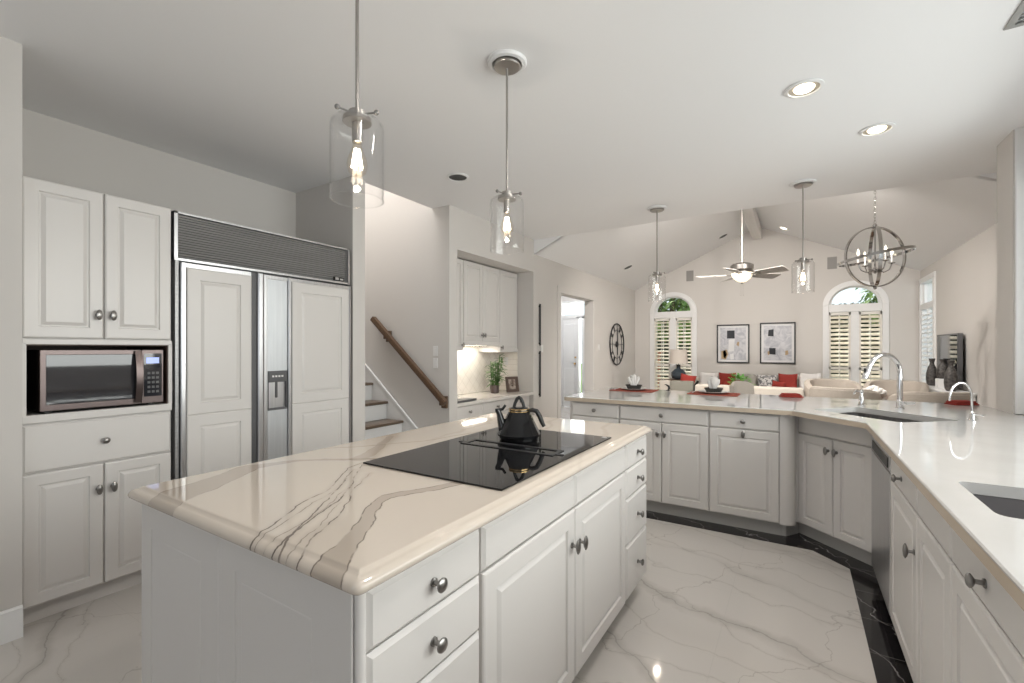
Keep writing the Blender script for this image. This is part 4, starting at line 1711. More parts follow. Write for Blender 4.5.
def pendant(label, x, y, group, watts=4.5):
    t = thing('pendant_lamp', label, 'lamp', (x, y, CEIL), 0, group)
    b = B()
    b.lathe([(0.098, -0.0005), (0.098, -0.006), (0.092, -0.015), (0.076, -0.018), (0.070, -0.014), (0.068, -0.0005)], seg=32)
    b.build('ceiling_ring', 'trim', t)
    b = B()
    b.lathe([(0.067, -0.0005), (0.067, -0.024), (0.062, -0.030), (0.02, -0.034), (0.006, -0.034)], seg=28)
    b.build('canopy', 'nickel', t)
    b = B()
    b.tube([(0, 0, -0.03), (0, 0, -0.655)], 0.0058, 10)
    b.build('rod', 'nickel', t)
    b = B()
    b.lathe([(0.01, -0.640), (0.026, -0.642), (0.026, -0.662), (0.044, -0.664), (0.046, -0.678), (0.044, -0.680), (0.001, -0.681)], seg=24)
    b.lathe([(0.0165, -0.68), (0.0165, -0.743), (0.012, -0.745)], seg=18)
    cap = b.build('socket_cap', 'nickel', t)
    for k in range(3):
        a = R(20 + 120 * k)
        b = B()
        b.tube([(0.02 * math.cos(a), 0.02 * math.sin(a), -0.653), (0.064 * math.cos(a), 0.064 * math.sin(a), -0.653)], 0.003, 6)
        b.sphere((0.068 * math.cos(a), 0.068 * math.sin(a), -0.653), 0.0085, 10, 8)
        b.build('thumb_screw', 'pewter', cap)
    b = B()
    b.lathe([(0.044, -0.668), (0.070, -0.672), (0.082, -0.684), (0.084, -0.70), (0.084, -0.93), (0.0815, -0.93), (0.0815, -0.70), (0.079, -0.687), (0.068, -0.675), (0.044, -0.671)], seg=40, cap0=False, cap1=False)
    b.tube([(0.0828 * math.cos(2 * PI * k / 40), 0.0828 * math.sin(2 * PI * k / 40), -0.93) for k in range(40)], 0.0026, 8, closed=True)
    b.build('glass_shade', 'glass', t)
    b = B()
    b.lathe([(0.013, -0.745), (0.015, -0.76), (0.029, -0.795), (0.033, -0.815), (0.028, -0.838), (0.012, -0.853), (0.001, -0.855)], seg=20)
    bulb = b.build('bulb', 'bulbglass', t)
    b = B()
    for k in range(5):
        a = 2 * PI * k / 5
        b.tube([(0.007 * math.cos(a), 0.007 * math.sin(a), -0.765), (0.016 * math.cos(a + .4), 0.016 * math.sin(a + .4), -0.826)], 0.0042, 5)
    b.build('filament', 'bulb', bulb)
    point('pendant_glow', (x, y, CEIL - 0.842), watts, 0.010, (1.0, 0.93, 0.84))
    return t


pendant('clear glass pendant lamp over the near end of the island', -1.21, 0.985, 'glass pendant lamps')
pendant('clear glass pendant lamp over the far end of the island, behind the kettle', -1.21, 1.885, 'glass pendant lamps')
pendant('clear glass pendant lamp over the left end of the peninsula', -1.19, 4.64, 'glass pendant lamps', 3.0)
pendant('clear glass pendant lamp over the middle of the peninsula, near the corner sink', 0.043, 4.59, 'glass pendant lamps', 3.0)

# ---------------------------------------------------------------- recessed can lights


def can(label, loc, lit, rot=None, power=0):
    t = thing('recessed_light', label, 'lamp', loc, 0, 'recessed ceiling lights')
    if rot is not None:
        t.rotation_euler = rot
    b = B()
    b.lathe([(0.092, -0.0005), (0.092, -0.006), (0.076, -0.010), (0.072, -0.002)], seg=32, cap0=False, cap1=False)
    b.build('trim_ring', 'trim' if lit else 'trim', t)
    b = B()
    b.lathe([(0.073, -0.004), (0.058, -0.0025), (0.050, -0.0015), (0.0005, -0.0012)], seg=32, cap0=False)
    b.build('reflector', 'canin' if lit else 'candark', t)
    if lit:
        b = B()
        b.lathe([(0.050, -0.0022), (0.044, -0.010), (0.0005, -0.014)], seg=28, cap0=False)
        b.build('bulb', 'lamp', t)
    if power:
        spot('can_glow', (loc[0], loc[1], loc[2] - 0.05), power)
    return t


can('lit recessed light in the kitchen ceiling, the nearer of two by the sink', (0.032, 2.927, CEIL), True, None, 12)
can('lit recessed light in the kitchen ceiling, the farther of two by the sink', (0.435, 3.721, CEIL), True, None, 12)
can('unlit dark recessed light in the ceiling near the stairs', (-2.36, 2.93, CEIL), False)
sl_l = math.atan2(RZ - PZ, RX - XN)
sl_r = math.atan2(RZ - PZ, XR - RX)


def vault_can(label, x, y, lit=False):
    z = vault(x) - 0.001
    can(label, (x, y, z), lit, (0, -sl_l if x < RX else sl_r, 0))


vault_can('small recessed light in the left slope of the vault, above the round clock', -2.475, 7.73)
vault_can('small recessed light in the left slope of the vault, near the far wall', -1.125, 8.92)
vault_can('small recessed light in the right slope of the vault, beside the ridge beam', -0.19, 9.02, True)

# ceiling air vent cut off by the picture corner
t = thing('air_vent', 'grey louvred air vent in the ceiling at the upper right corner', 'vent', (0.772, 2.86, CEIL))
b = B()
VW, VL = 0.36, 0.40
b.rings([[(x, y, z) for x, y in ((i_, -VL + i_), (VW - i_, -VL + i_), (VW - i_, -i_), (i_, -i_))] for i_, z in ((0.0, -0.0005), (0.002, -0.006), (0.012, -0.010), (0.028, -0.008), (0.028, -0.0005))], False, False)
b.build('frame', 'ventgrey', t)
b = B()
for k in range(11):
    y = -0.035 - k * 0.033
    b.box(-(VW / 2 - 0.03), VW / 2 - 0.03, -0.014, 0.014, -0.0012, 0.0012, mtx=Matrix.Translation((VW / 2, y, -0.008)) @ Matrix.Rotation(R(28), 4, 'X'))
b.build('slats', 'ventgrey', t)

# ---------------------------------------------------------------- place settings on the peninsula


def place_setting(x, y, rz, lbl):
    b = B()
    poly = round_poly([(-0.215, -0.15), (0.215, -0.15), (0.215, 0.15), (-0.215, 0.15)], 0.03, 3)
    rings = []
    b.slab(poly, [(0.01, 0.007), (0.0, 0.004), (0.0, 0.0005)])
    o = b.build('placemat', 'mat_red', loc=(x, y, CT), rotz=rz)
    tag(o, 'rust red woven placemat at the ' + lbl, 'placemat', 'red placemats')
    b = B()
    b.lathe([(0.07, 0.0), (0.08, 0.002), (0.135, 0.016), (0.137, 0.019), (0.13, 0.018), (0.075, 0.006), (0.001, 0.005)], seg=32)
    o = b.build('dinner_plate', 'porcelain', loc=(x, y, CT + 0.0075))
    tag(o, 'white dinner plate on the red placemat at the ' + lbl, 'plate', 'white plates')
    b = B()
    b.lathe([(0.058, 0.0), (0.062, 0.002), (0.082, 0.038), (0.084, 0.044), (0.079, 0.042), (0.056, 0.008), (0.001, 0.007)], seg=28)
    o = b.build('small_bowl', 'bowl', loc=(x, y, CT + 0.0075 + 0.0065))
    tag(o, 'dark stoneware bowl on the plate at the ' + lbl, 'bowl', 'dark bowls')
    # fanned white napkin standing in the bowl
    b = B()
    rnd = random.Random(int(x * 100))
    for k in range(13):
        a = R(-62 + 124 * k / 12)
        ln = 0.135 + rnd.uniform(-0.02, 0.03)
        yy = rnd.uniform(-0.03, 0.03)
        tip = Vector((math.sin(a) * ln * 0.62, yy * 1.4, 0.012 + math.cos(a * 0.6) * ln))
        base = Vector((math.sin(a) * 0.018, yy * 0.3, 0.006))
        mid = (tip + base) * 0.5 + Vector((0, yy * 0.8, 0))
        w = 0.019
        sd_ = Vector((math.cos(a), 0, -math.sin(a)))
        b.rings([[tuple(p - sd_ * ww + Vector((0, 0.003, 0))), tuple(p + Vector((0, -0.006, 0))), tuple(p + sd_ * ww + Vector((0, 0.003, 0))), tuple(p + Vector((0, 0.008, 0)))] for p, ww in ((base, 0.006), (mid, w), (tip - (tip - mid) * 0.25, w * 1.25), (tip, w * 0.3))])
    o = b.build('napkin', 'white', loc=(x, y, CT + 0.0215))
    o.rotation_euler.z = R(32)
    o.scale = (0.78, 0.78, 0.84)
    tag(o, 'white fanned napkin standing in the dark bowl at the ' + lbl, 'napkin', 'fanned napkins')
    for dx, nm in ((-0.175, 'fork'),):
        b = B()
        b.tube([(0, -0.08, 0.003), (0, 0.03, 0.004), (0, 0.055, 0.005)], [0.004, 0.003, 0.003], 6)
        for q in (-0.007, 0, 0.007):
            b.tube([(0, 0.05, 0.005), (q, 0.065, 0.005), (q, 0.1, 0.003)], 0.0016, 5)
        c, s = math.cos(rz), math.sin(rz)
        o = b.build('fork', 'steel', loc=(x + dx * c, y + dx * s, CT + 0.0085), rotz=rz)
        tag(o, 'steel fork beside the plate at the ' + lbl, 'fork', 'forks')


place_setting(-1.40, 4.56, 0.0, 'left peninsula seat')
place_setting(-0.66, 4.60, 0.0, 'middle peninsula seat')


def folded_napkin(x, y, rz, lbl):
    b = B()
    for k in range(3):
        b.box(-0.085 + k * 0.01, 0.085 - k * 0.012, -0.05, 0.05, 0.001 + k * 0.0105, 0.011 + k * 0.0105, 0.004, 2)
    o = b.build('folded_napkin', 'red', loc=(x, y, CT), rotz=rz)
    tag(o, lbl, 'napkin', 'folded red napkins')


folded_napkin(-0.045, 4.66, 0.3, 'folded red napkin lying on the peninsula left of the tall faucet')
folded_napkin(1.05, 4.70, 0.5, 'folded red napkin lying on the counter behind the drinking water tap')
t = thing('ornament', 'small curved black ornament at the back edge of the peninsula', 'ornament', (-1.10, 4.71, CT + 0.0005))
b = B()
b.lathe([(0.018, 0), (0.018, 0.006), (0.004, 0.009)], seg=14)
b.build('base', 'blackp', t)
b = B()
b.tube([(0.0, 0, 0.006), (0.012, 0.004, 0.025), (0.006, 0.002, 0.045), (-0.018, -0.004, 0.062), (-0.032, -0.008, 0.06)], [0.006, 0.012, 0.011, 0.006, 0.002], 8)
b.build('figure', 'blackp', t)

# ---------------------------------------------------------------- living room: wall pieces
t = thing('wall_clock', 'large round black open-frame clock on the left living room wall', 'clock', (XN + 0.001, 8.31, 1.42), R(90))
CR = 0.385
b = B()
b.tube([(CR * math.cos(2 * PI * k / 48), -0.02, CR * math.sin(2 * PI * k / 48)) for k in range(48)], 0.012, 8, closed=True)
b.tube([(CR * 0.69 * math.cos(2 * PI * k / 40), -0.02, CR * 0.69 * math.sin(2 * PI * k / 40)) for k in range(40)], 0.005, 8, closed=True)
b.build('frame', 'blackm', t)
for k in range(12):
    b = B()
    n = (1, 2, 3)[k % 3]
    for q in range(n):
        a = 2 * PI * k / 12 + (q - (n - 1) / 2) * 0.075
        mt = Matrix.Rotation(-a, 4, 'Y')
        b.box(-0.0045, 0.0045, -0.024, -0.016, CR * 0.70, CR * 0.98, mtx=mt)
    b.build('numeral', 'blackm', t)
b = B()
b.lathe([(0.055, -0.005), (0.055, -0.028), (0.001, -0.03)], seg=24, axis='y')
for a in (0, PI / 2, PI, 3 * PI / 2):
    b.box(-0.004, 0.004, -0.024, -0.016, 0.05, CR * 0.69, mtx=Matrix.Rotation(a, 4, 'Y'))
b.lathe([(0.02, 0.0), (0.02, -0.01)], seg=14, axis='y')
b.build('hub', 'blackm', t)
for a, ln in ((R(2), 0.30), (R(182), 0.2)):
    b = B()
    b.box(-0.008, 0.008, -0.036, -0.030, -0.04, ln, mtx=Matrix.Rotation(a, 4, 'Y'))
    b.build('hand', 'blackm', t)

for k, (x0, x1, z0, z1, pm, lb) in enumerate(((-1.303, -0.747, 1.066, 1.792, 'print1', 'black framed abstract print with a dark square and brown form, left of the pair'),
                                               (-0.576, -0.020, 1.066, 1.808, 'print2', 'black framed pale abstract print with two dark squares, right of the pair'))):
    cx, cz = (x0 + x1) / 2, (z0 + z1) / 2
    hw, hh = (x1 - x0) / 2, (z1 - z0) / 2
    t = thing('framed_print', lb, 'picture', (cx, YF - 0.001, cz), 0, 'framed prints over the sofa')
    b = B()
    b.rings([[(sx * w_, y, sz * h_) for sx, sz in ((-1, -1), (1, -1), (1, 1), (-1, 1))] for w_, h_, y in ((hw, hh, 0.0), (hw, hh, -0.03), (hw - 0.022, hh - 0.022, -0.03), (hw - 0.022, hh - 0.022, -0.012))], True, False)
    b.build('frame', 'blackm', t)
    b = B()
    b.box(-hw + 0.022, hw - 0.022, -0.014, -0.010, -hh + 0.022, hh - 0.022)
    b.build('mount_board', 'paper', t)
    b = B()
    b.box(-hw + 0.06, hw - 0.06, -0.0155, -0.0135, -hh + 0.06, hh - 0.06)
    pr = b.build('print', pm, t)
    if k == 0:
        shp = [('ink', [(-0.10, 0.10), (0.03, 0.10), (0.03, 0.25), (-0.10, 0.25)]),
               ('paper', [(-0.08, -0.15), (0.02, -0.14), (0.03, 0.09), (-0.07, 0.08)]),
               ('tan', [(0.06, -0.02), (0.10, -0.05), (0.11, 0.03), (0.08, 0.04)]),
               ('tan', [(-0.20, -0.28), (-0.12, -0.30), (-0.08, -0.2), (-0.1, -0.11), (-0.2, -0.14)]),
               ('ink', [(-0.16, -0.26), (-0.13, -0.28), (-0.10, -0.2), (-0.13, -0.12), (-0.17, -0.13)]),
               ('paper', [(-0.04, -0.30), (0.02, -0.29), (0.01, -0.18), (-0.05, -0.2)])]
    else:
        shp = [('ink', [(-0.15, 0.13), (-0.06, 0.12), (-0.06, 0.25), (-0.14, 0.24)]),
               ('ink', [(-0.13, -0.2), (-0.03, -0.21), (-0.03, -0.09), (-0.13, -0.09)]),
               ('tan', [(0.12, -0.22), (0.17, -0.2), (0.16, -0.13), (0.12, -0.14)]),
               ('tan', [(-0.15, -0.22), (-0.12, -0.2), (-0.13, -0.14), (-0.16, -0.16)])]
    for mm, poly in shp:
        b = B()
        b.extr([(x, -0.0165, z) for x, z in poly], (0, 0.0015, 0))
        b.build('painted_shape', mm, pr)

for x0, x1, z0, z1, lb in ((-1.87, -1.72, 2.67, 2.88, 'grey speaker grille on the far wall above the left french door'), (0.437, 0.58, 2.69, 2.91, 'grey speaker grille on the far wall above the right french door')):
    t = thing('wall_speaker', lb, 'speaker', ((x0 + x1) / 2, YF - 0.001, (z0 + z1) / 2))
    b = B()
    b.rings([[(sx * w_, y, sz * h_) for sx, sz in ((-1, -1), (1, -1), (1, 1), (-1, 1))] for w_, h_, y in ((0.08, 0.115, 0), (0.08, 0.115, -0.008), (0.068, 0.103, -0.008), (0.068, 0.103, -0.004))], True, False)
    b.build('frame', 'wall', t)
    b = B()
    b.box(-0.068, 0.068, -0.007, -0.003, -0.103, 0.103)
    b.build('grille', 'vent', t)

t = thing('television', 'flat dark television on the right living room wall above the vases', 'television', (XR - 0.001, 8.12, 0.885), R(-90))
b = B()
b.box(0.0, 0.93, -0.075, -0.03, 0.0, 0.63, 0.004)
b.box(0.3, 0.65, -0.03, 0.0, 0.15, 0.5)
b.build('body', 'darkgrey', t)
b = B()
b.box(0.015, 0.915, -0.077, -0.074, 0.015, 0.615)
b.build('screen', 'screen', t)

# ---------------------------------------------------------------- ceiling fan
t = thing('ceiling_fan', 'five blade ceiling fan with a lit glass bowl under the ridge beam', 'fan', (RX, 6.75, 3.35))
b = B()
b.lathe([(0.07, -0.0005), (0.07, -0.03), (0.03, -0.07)], seg=24)
b.tube([(0, 0, -0.04), (0, 0, -0.90)], 0.013, 10)
b.build('downrod', 'nickel', t)
b = B()
b.lathe([(0.03, -0.87), (0.11, -0.89), (0.14, -0.91), (0.14, -0.965), (0.125, -0.985), (0.10, -0.995), (0.001, -1.0)], seg=32)
b.build('motor_housing', 'nickel', t)
for k in range(5):
    a = R(46 + 72 * k)
    b = B()
    mt = Matrix.Rotation(a, 4, 'Z') @ Matrix.Rotation(R(-15), 4, 'X')
    poly = round_poly([(0.19, -0.06), (0.57, -0.085), (0.57, 0.085), (0.19, 0.06)], 0.03, 3)
    b.prism(poly, -0.004, 0.004)
    b.xf(Matrix.Translation((0, 0, -1.03)) @ mt)
    bl = b.build('blade', 'fanblade', t)
    b = B()
    b.box(0.10, 0.24, -0.018, 0.018, -0.012, -0.004)
    b.xf(Matrix.Translation((0, 0, -1.03)) @ mt)
    b.build('blade_iron', 'nickel', bl)
b = B()
b.lathe([(0.135, -1.012), (0.132, -1.03), (0.10, -1.085), (0.05, -1.125), (0.015, -1.135), (0.001, -1.135)], seg=32)
b.build('light_bowl', 'bowlglass', t)
b = B()
b.lathe([(0.139, -1.0), (0.139, -1.014), (0.13, -1.016)], seg=32)
b.lathe([(0.016, -1.133), (0.016, -1.145), (0.006, -1.155), (0.001, -1.157)], seg=14)
b.build('bowl_fitting', 'nickel', t)
b = B()
for x in (-0.012, 0.014):
    b.tube([(x, 0, -1.15), (x, 0, -1.30)], 0.0012, 5)
    b.sphere((x, 0, -1.305), 0.006, 8, 6)
b.build('pull_chain', 'nickel', t)

# ---------------------------------------------------------------- orb chandelier
OX, OY, OZ = 0.663, 5.80, 2.253
t = thing('chandelier', 'round polished chrome orb chandelier with lit candle bulbs', 'chandelier', (OX, OY, OZ), 0)
OR = 0.302


def hoop(bld, rad, width, mtx, n=56, th=0.011):
    rings = []
    for k in range(n + 1):
        a = 2 * PI * k / n
        c, s = math.cos(a), math.sin(a)
        rings.append([tuple(mtx @ Vector((r_ * c, y_, r_ * s))) for r_, y_ in ((rad, -width), (rad, width), (rad - th, width), (rad - th, -width))])
    bld.rings(rings, False, False)


for mtx in (Matrix.Rotation(R(32), 4, 'Z'), Matrix.Rotation(R(92), 4, 'Z')):
    b = B()
    hoop(b, OR, 0.015, mtx)
    b.build('hoop', 'orbchrome', t)
b = B()
hoop(b, OR + 0.012, 0.013, Matrix.Rotation(R(32), 4, 'Z') @ Matrix.Rotation(R(-9), 4, 'Y') @ Matrix.Rotation(R(86), 4, 'X'))
b.build('hoop', 'orbchrome', t)
b = B()
b.tube([(0, 0, OR), (0, 0, -0.13)], 0.007, 8)
b.lathe([(0.001, -0.17), (0.02, -0.155), (0.03, -0.13), (0.018, -0.11), (0.007, -0.1)], seg=16)
b.sphere((0, 0, OR + 0.012), 0.02, 12, 8)
b.sphere((0, 0, -OR - 0.008), 0.016, 12, 8)
b.build('stem', 'orbchrome', t)
for k in range(4):
    a = R(25 + 90 * k)
    c, s = math.cos(a), math.sin(a)
    b = B()
    b.tube([(0.02 * c, 0.02 * s, -0.13), (0.08 * c, 0.08 * s, -0.155), (0.13 * c, 0.13 * s, -0.13), (0.155 * c, 0.155 * s, -0.07)], 0.006, 8)
    b.lathe([(0.008, -0.075), (0.028, -0.066), (0.028, -0.06), (0.011, -0.058)], (0.155 * c, 0.155 * s, 0), 14)
    arm = b.build('arm', 'orbchrome', t)
    b = B()
    b.lathe([(0.008, -0.06), (0.008, 0.02)], (0.155 * c, 0.155 * s, 0), 12)
    cd = b.build('candle_sleeve', 'porcelain', arm)
    b = B()
    b.lathe([(0.007, 0.02), (0.012, 0.038), (0.011, 0.055), (0.003, 0.08), (0.001, 0.085)], (0.155 * c, 0.155 * s, 0), 12)
    b.build('bulb', 'candle', t)
b = B()
zt = vault(OX) - OZ - 0.02
nl = int((zt - OR - 0.03) / 0.03)
for k in range(nl):
    zc = OR + 0.03 + 0.015 + k * 0.03
    mt = Matrix.Translation((0, 0, zc)) @ Matrix.Rotation(PI / 2 * (k % 2), 4, 'Z')
    b.tube([tuple(mt @ Vector((0.008 * math.cos(2 * PI * q / 10), 0, 0.019 * math.sin(2 * PI * q / 10)))) for q in range(10)], 0.0025, 5, closed=True)
b.build('chain', 'orbchrome', t)
b = B()
b.lathe([(0.06, zt + 0.02), (0.06, zt), (0.02, zt - 0.02)], seg=20)
b.build('canopy', 'orbchrome', t)

# ---------------------------------------------------------------- living room furniture


def cushion(name, material, w, h, d, loc, rot, label, cat='cushion', group=None):
    b = B()
    n = 10
    for side in (-1, 1):
        rings = []
        for i in range(n + 1):
            u = -1 + 2 * i / n
            row = []
            for j in range(n + 1):
                v = -1 + 2 * j / n
                k = max(0.0, (1 - u ** 4) * (1 - v ** 4)) ** 0.5
                pin = 1 - 0.07 * (1 - u * u) * abs(v) ** 3 - 0.0
                pin2 = 1 - 0.07 * (1 - v * v) * abs(u) ** 3
                row.append((u * w / 2 * pin2, side * d / 2 * k, (v * h / 2) * pin + h / 2))
            rings.append(row)
        b.rings(rings, False, False, closed=False)
    bmesh.ops.remove_doubles(b.bm, verts=b.bm.verts, dist=1e-4)
    o = b.build(name, material, loc=loc, sharp=60)
    o.rotation_euler = rot
    tag(o, label, cat, group)
    return o


# sofa on the far wall
t = thing('sofa', 'grey beige sofa against the far wall below the two prints', 'sofa', (-0.60, 9.42, 0))
b = B()
b.box(-1.10, 1.10, -0.88, 0.0, 0.08, 0.30, 0.02, 2)
b.box(-1.10, 1.10, -0.20, 0.0, 0.25, 0.78, 0.04, 3)
for x in (-1.10, 0.96):
    b.box(x, x + 0.14, -0.88, -0.02, 0.1, 0.60, 0.04, 3)
b.build('frame', 'cream', t)
for k in range(2):
    b = B()
    b.box(-0.95 + k * 0.955, -0.005 + k * 0.955, -0.87, -0.20, 0.30, 0.46, 0.04, 3)
    b.build('seat_cushion', 'cream', t)
    b = B()
    b.box(-0.95 + k * 0.955, -0.005 + k * 0.955, -0.36, -0.19, 0.46, 0.88, 0.05, 3)
    b.build('back_cushion', 'greyfab', t)
for x in (-1.04, 1.04):
    for y in (-0.82, -0.06):
        b = B()
        b.lathe([(0.02, 0), (0.028, 0.085)], (x, y, 0), 10)
        b.build('leg', 'wood', t)
SY = 8.80
for x, w, h, mm, dy, lb in ((-1.36, 0.31, 0.46, 'white', 0.0, 'white cushion at the left end of the sofa'),
                            (-1.05, 0.28, 0.46, 'red', 0.0, 'red cushion near the left end of the sofa'),
                            (-0.43, 0.30, 0.44, 'patterned', 0.0, 'grey patterned cushion on the sofa'),
                            (-0.13, 0.28, 0.47, 'red', 0.0, 'red cushion near the right end of the sofa'),
                            (0.175, 0.31, 0.49, 'white', 0.0, 'white cushion at the right end of the sofa')):
    cushion('cushion', mm, w, h, 0.13, (x, SY + dy, 0.465), (R(-14), 0, 0), lb)
cushion('cushion', 'red', 0.30, 0.34, 0.11, (-0.94, SY - 0.15, 0.465), (R(-16), 0, R(4)), 'low red cushion in front of the others on the sofa')
cushion('cushion', 'red', 0.20, 0.33, 0.10, (-0.30, SY - 0.15, 0.485), (R(-16), R(8), R(-4)), 'small red cushion leaning beside the patterned one')

# loveseat with its back to the kitchen
t = thing('loveseat', 'cream loveseat with its low back towards the kitchen', 'sofa', (-0.60, 7.10, 0))
b = B()
b.box(-0.68, 0.68, 0.0, 0.82, 0.08, 0.32, 0.02, 2)
b.box(-0.68, 0.68, 0.0, 0.18, 0.2, 0.81, 0.035, 3)
for x in (-0.68, 0.55):
    b.box(x, x + 0.13, 0.0, 0.82, 0.1, 0.6, 0.035, 3)
b.build('frame', 'cream', t)
for k in range(2):
    b = B()
    b.box(-0.56 + k * 0.565, k * 0.565, 0.18, 0.81, 0.32, 0.46, 0.04, 3)
    b.build('seat_cushion', 'cream', t)
for x in (-0.64, 0.64):
    for y in (0.06, 0.79):
        b = B()
        b.lathe([(0.02, 0), (0.028, 0.085)], (x, y, 0), 10)
        b.build('leg', 'wood', t)

# coffee table with a bright plant
t = thing('coffee_table', 'low wooden coffee table between the two sofas', 'table', (-0.75, 8.17, 0))
b = B()
b.box(-0.45, 0.45, -0.07, 0.10, 0.43, 0.46, 0.004)
b.build('table_top', 'wood', t)
for x in (-0.41, 0.41):
    for y in (-0.04, 0.07):
        b = B()
        b.box(x - 0.02, x + 0.02, y - 0.02, y + 0.02, 0, 0.43)
        b.build('leg', 'wood', t)
t = thing('potted_plant', 'bright green leafy plant in front of the sofa cushions', 'plant', (-0.78, 8.18, 0.4605))
b = B()
b.lathe([(0.06, 0), (0.085, 0.14), (0.088, 0.20), (0.078, 0.20), (0.07, 0.14), (0.001, 0.14)], seg=18)
b.build('pot', 'porcelain', t)
b = B()
rnd = random.Random(11)
for k in range(110):
    a = rnd.uniform(0, 2 * PI)
    el = rnd.uniform(0.05, 1.3)
    rr = rnd.uniform(0.02, 0.14)
    leaf(b, (rr * math.cos(a), rr * math.sin(a) * 0.6, 0.2 + rnd.uniform(0.0, 0.22)), (math.cos(a) * math.cos(el), math.sin(a) * math.cos(el) * 0.6, math.sin(el)), rnd.uniform(0.06, 0.12), 0.02, 0.4)
b.build('foliage', 'leafbright', t)

# side table, lamp and armchair by the left french door
t = thing('side_table', 'small side table under the dark blue table lamp', 'table', (-1.86, 8.78, 0))
b = B()
b.lathe([(0.22, 0.745), (0.225, 0.75), (0.225, 0.765), (0.22, 0.77), (0.001, 0.77)], seg=30)
b.build('table_top', 'wood', t)
b = B()
b.lathe([(0.15, 0), (0.15, 0.015), (0.03, 0.03), (0.025, 0.74), (0.08, 0.748)], seg=18)
b.build('pedestal', 'wood', t)
t = thing('table_lamp', 'dark blue glass table lamp with a pale shade in front of the left shutters', 'lamp', (-1.86, 8.78, 0.7705))
b = B()
b.lathe([(0.06, 0), (0.11, 0.015), (0.135, 0.07), (0.125, 0.13), (0.08, 0.18), (0.035, 0.20), (0.033, 0.24)], seg=28)
b.build('base', 'lampblue', t)
b = B()
b.lathe([(0.036, 0.235), (0.036, 0.27), (0.012, 0.275), (0.010, 0.33)], seg=16)
b.build('neck', 'blackp', t)
b = B()
b.lathe([(0.165, 0.29), (0.14, 0.55), (0.137, 0.55), (0.162, 0.29)], seg=32, cap0=False, cap1=False)
b.lathe([(0.162, 0.31), (0.008, 0.315), (0.008, 0.32), (0.16, 0.318)], seg=8, cap0=False, cap1=False)
b.build('lamp_shade', 'shade', t)
t = thing('armchair', 'boxy armchair in cream and grey below the table lamp', 'armchair', (-1.74, 8.10, 0), 0)
b = B()
b.box(-0.30, 0.30, 0.0, 0.36, 0.1, 0.42, 0.02, 2)
b.box(-0.30, -0.12, 0.0, 0.10, 0.3, 0.79, 0.02, 2)
b.box(-0.30, -0.22, 0.0, 0.36, 0.3, 0.62, 0.02, 2)
b.build('frame', 'cream', t)
b = B()
b.box(-0.115, 0.26, 0.0, 0.12, 0.3, 0.785, 0.02, 2)
b.build('back_cushion', 'olive', t)
b = B()
b.tube([(0.29, 0.03, 0.0), (0.28, 0.03, 0.5), (0.29, 0.03, 0.72), (0.33, 0.05, 0.79)], 0.022, 8)
b.build('side_rail', 'blackp', t)
for x, y in ((-0.26, 0.04), (-0.26, 0.32), (0.26, 0.32)):
    b = B()
    b.lathe([(0.018, 0), (0.022, 0.11)], (x, y, 0), 10)
    b.build('leg', 'blackp', t)
cushion('cushion', 'red', 0.26, 0.30, 0.12, (-1.64, 8.28, 0.60), (R(-16), R(10), R(6)), 'red cushion with a pale edge on the boxy armchair')

# console with vases on the right wall
t = thing('sideboard', 'long white sideboard under the television', 'sideboard', (XR - 0.012, 7.55, 0), R(-90))
b = B()
b.box(-0.72, 0.72, -0.22, 0.0, 0.08, 0.825, 0.004)
b.build('body', 'trim', t)
b = B()
b.box(-0.74, 0.74, -0.245, 0.0, 0.825, 0.85, 0.004)
b.build('top', 'trim', t)
for k in range(4):
    b = B()
    drawer_front(b, -0.715 + k * 0.3575 + 0.004, -0.715 + (k + 1) * 0.3575 - 0.004, 0.10, 0.815, y=-0.241, t=0.02)
    b.build('door', 'trim', t, sharp=14)


def vase(label, x, y, z, h):
    b = B()
    k = h / 0.37
    prof = [(0.045, 0), (0.062, 0.02), (0.072, 0.10), (0.068, 0.17), (0.048, 0.25), (0.028, 0.29), (0.024, 0.315), (0.036, 0.35), (0.040, 0.37), (0.034, 0.37), (0.020, 0.32), (0.001, 0.31)]
    b.lathe([(r * 0.86, q * k) for r, q in prof], seg=24)
    o = b.build('vase', 'vase', loc=(x, y, z))
    tag(o, label, 'vase', 'charcoal vases')


vase('charcoal textured vase on the sideboard, leftmost of three', 1.50, 7.98, 0.8505, 0.355)
vase('charcoal textured vase on the sideboard, rightmost and nearest of three', 1.49, 7.06, 0.8505, 0.352)
b = B()
b.box(-0.06, 0.06, -0.06, 0.06, 0, 0.12, 0.006)
o = b.build('display_block', 'trim', loc=(1.50, 7.45, 0.8505))
tag(o, 'small white block under the middle vase on the sideboard', 'stand')
vase('charcoal textured vase on a white block, middle of three', 1.50, 7.45, 0.971, 0.235)

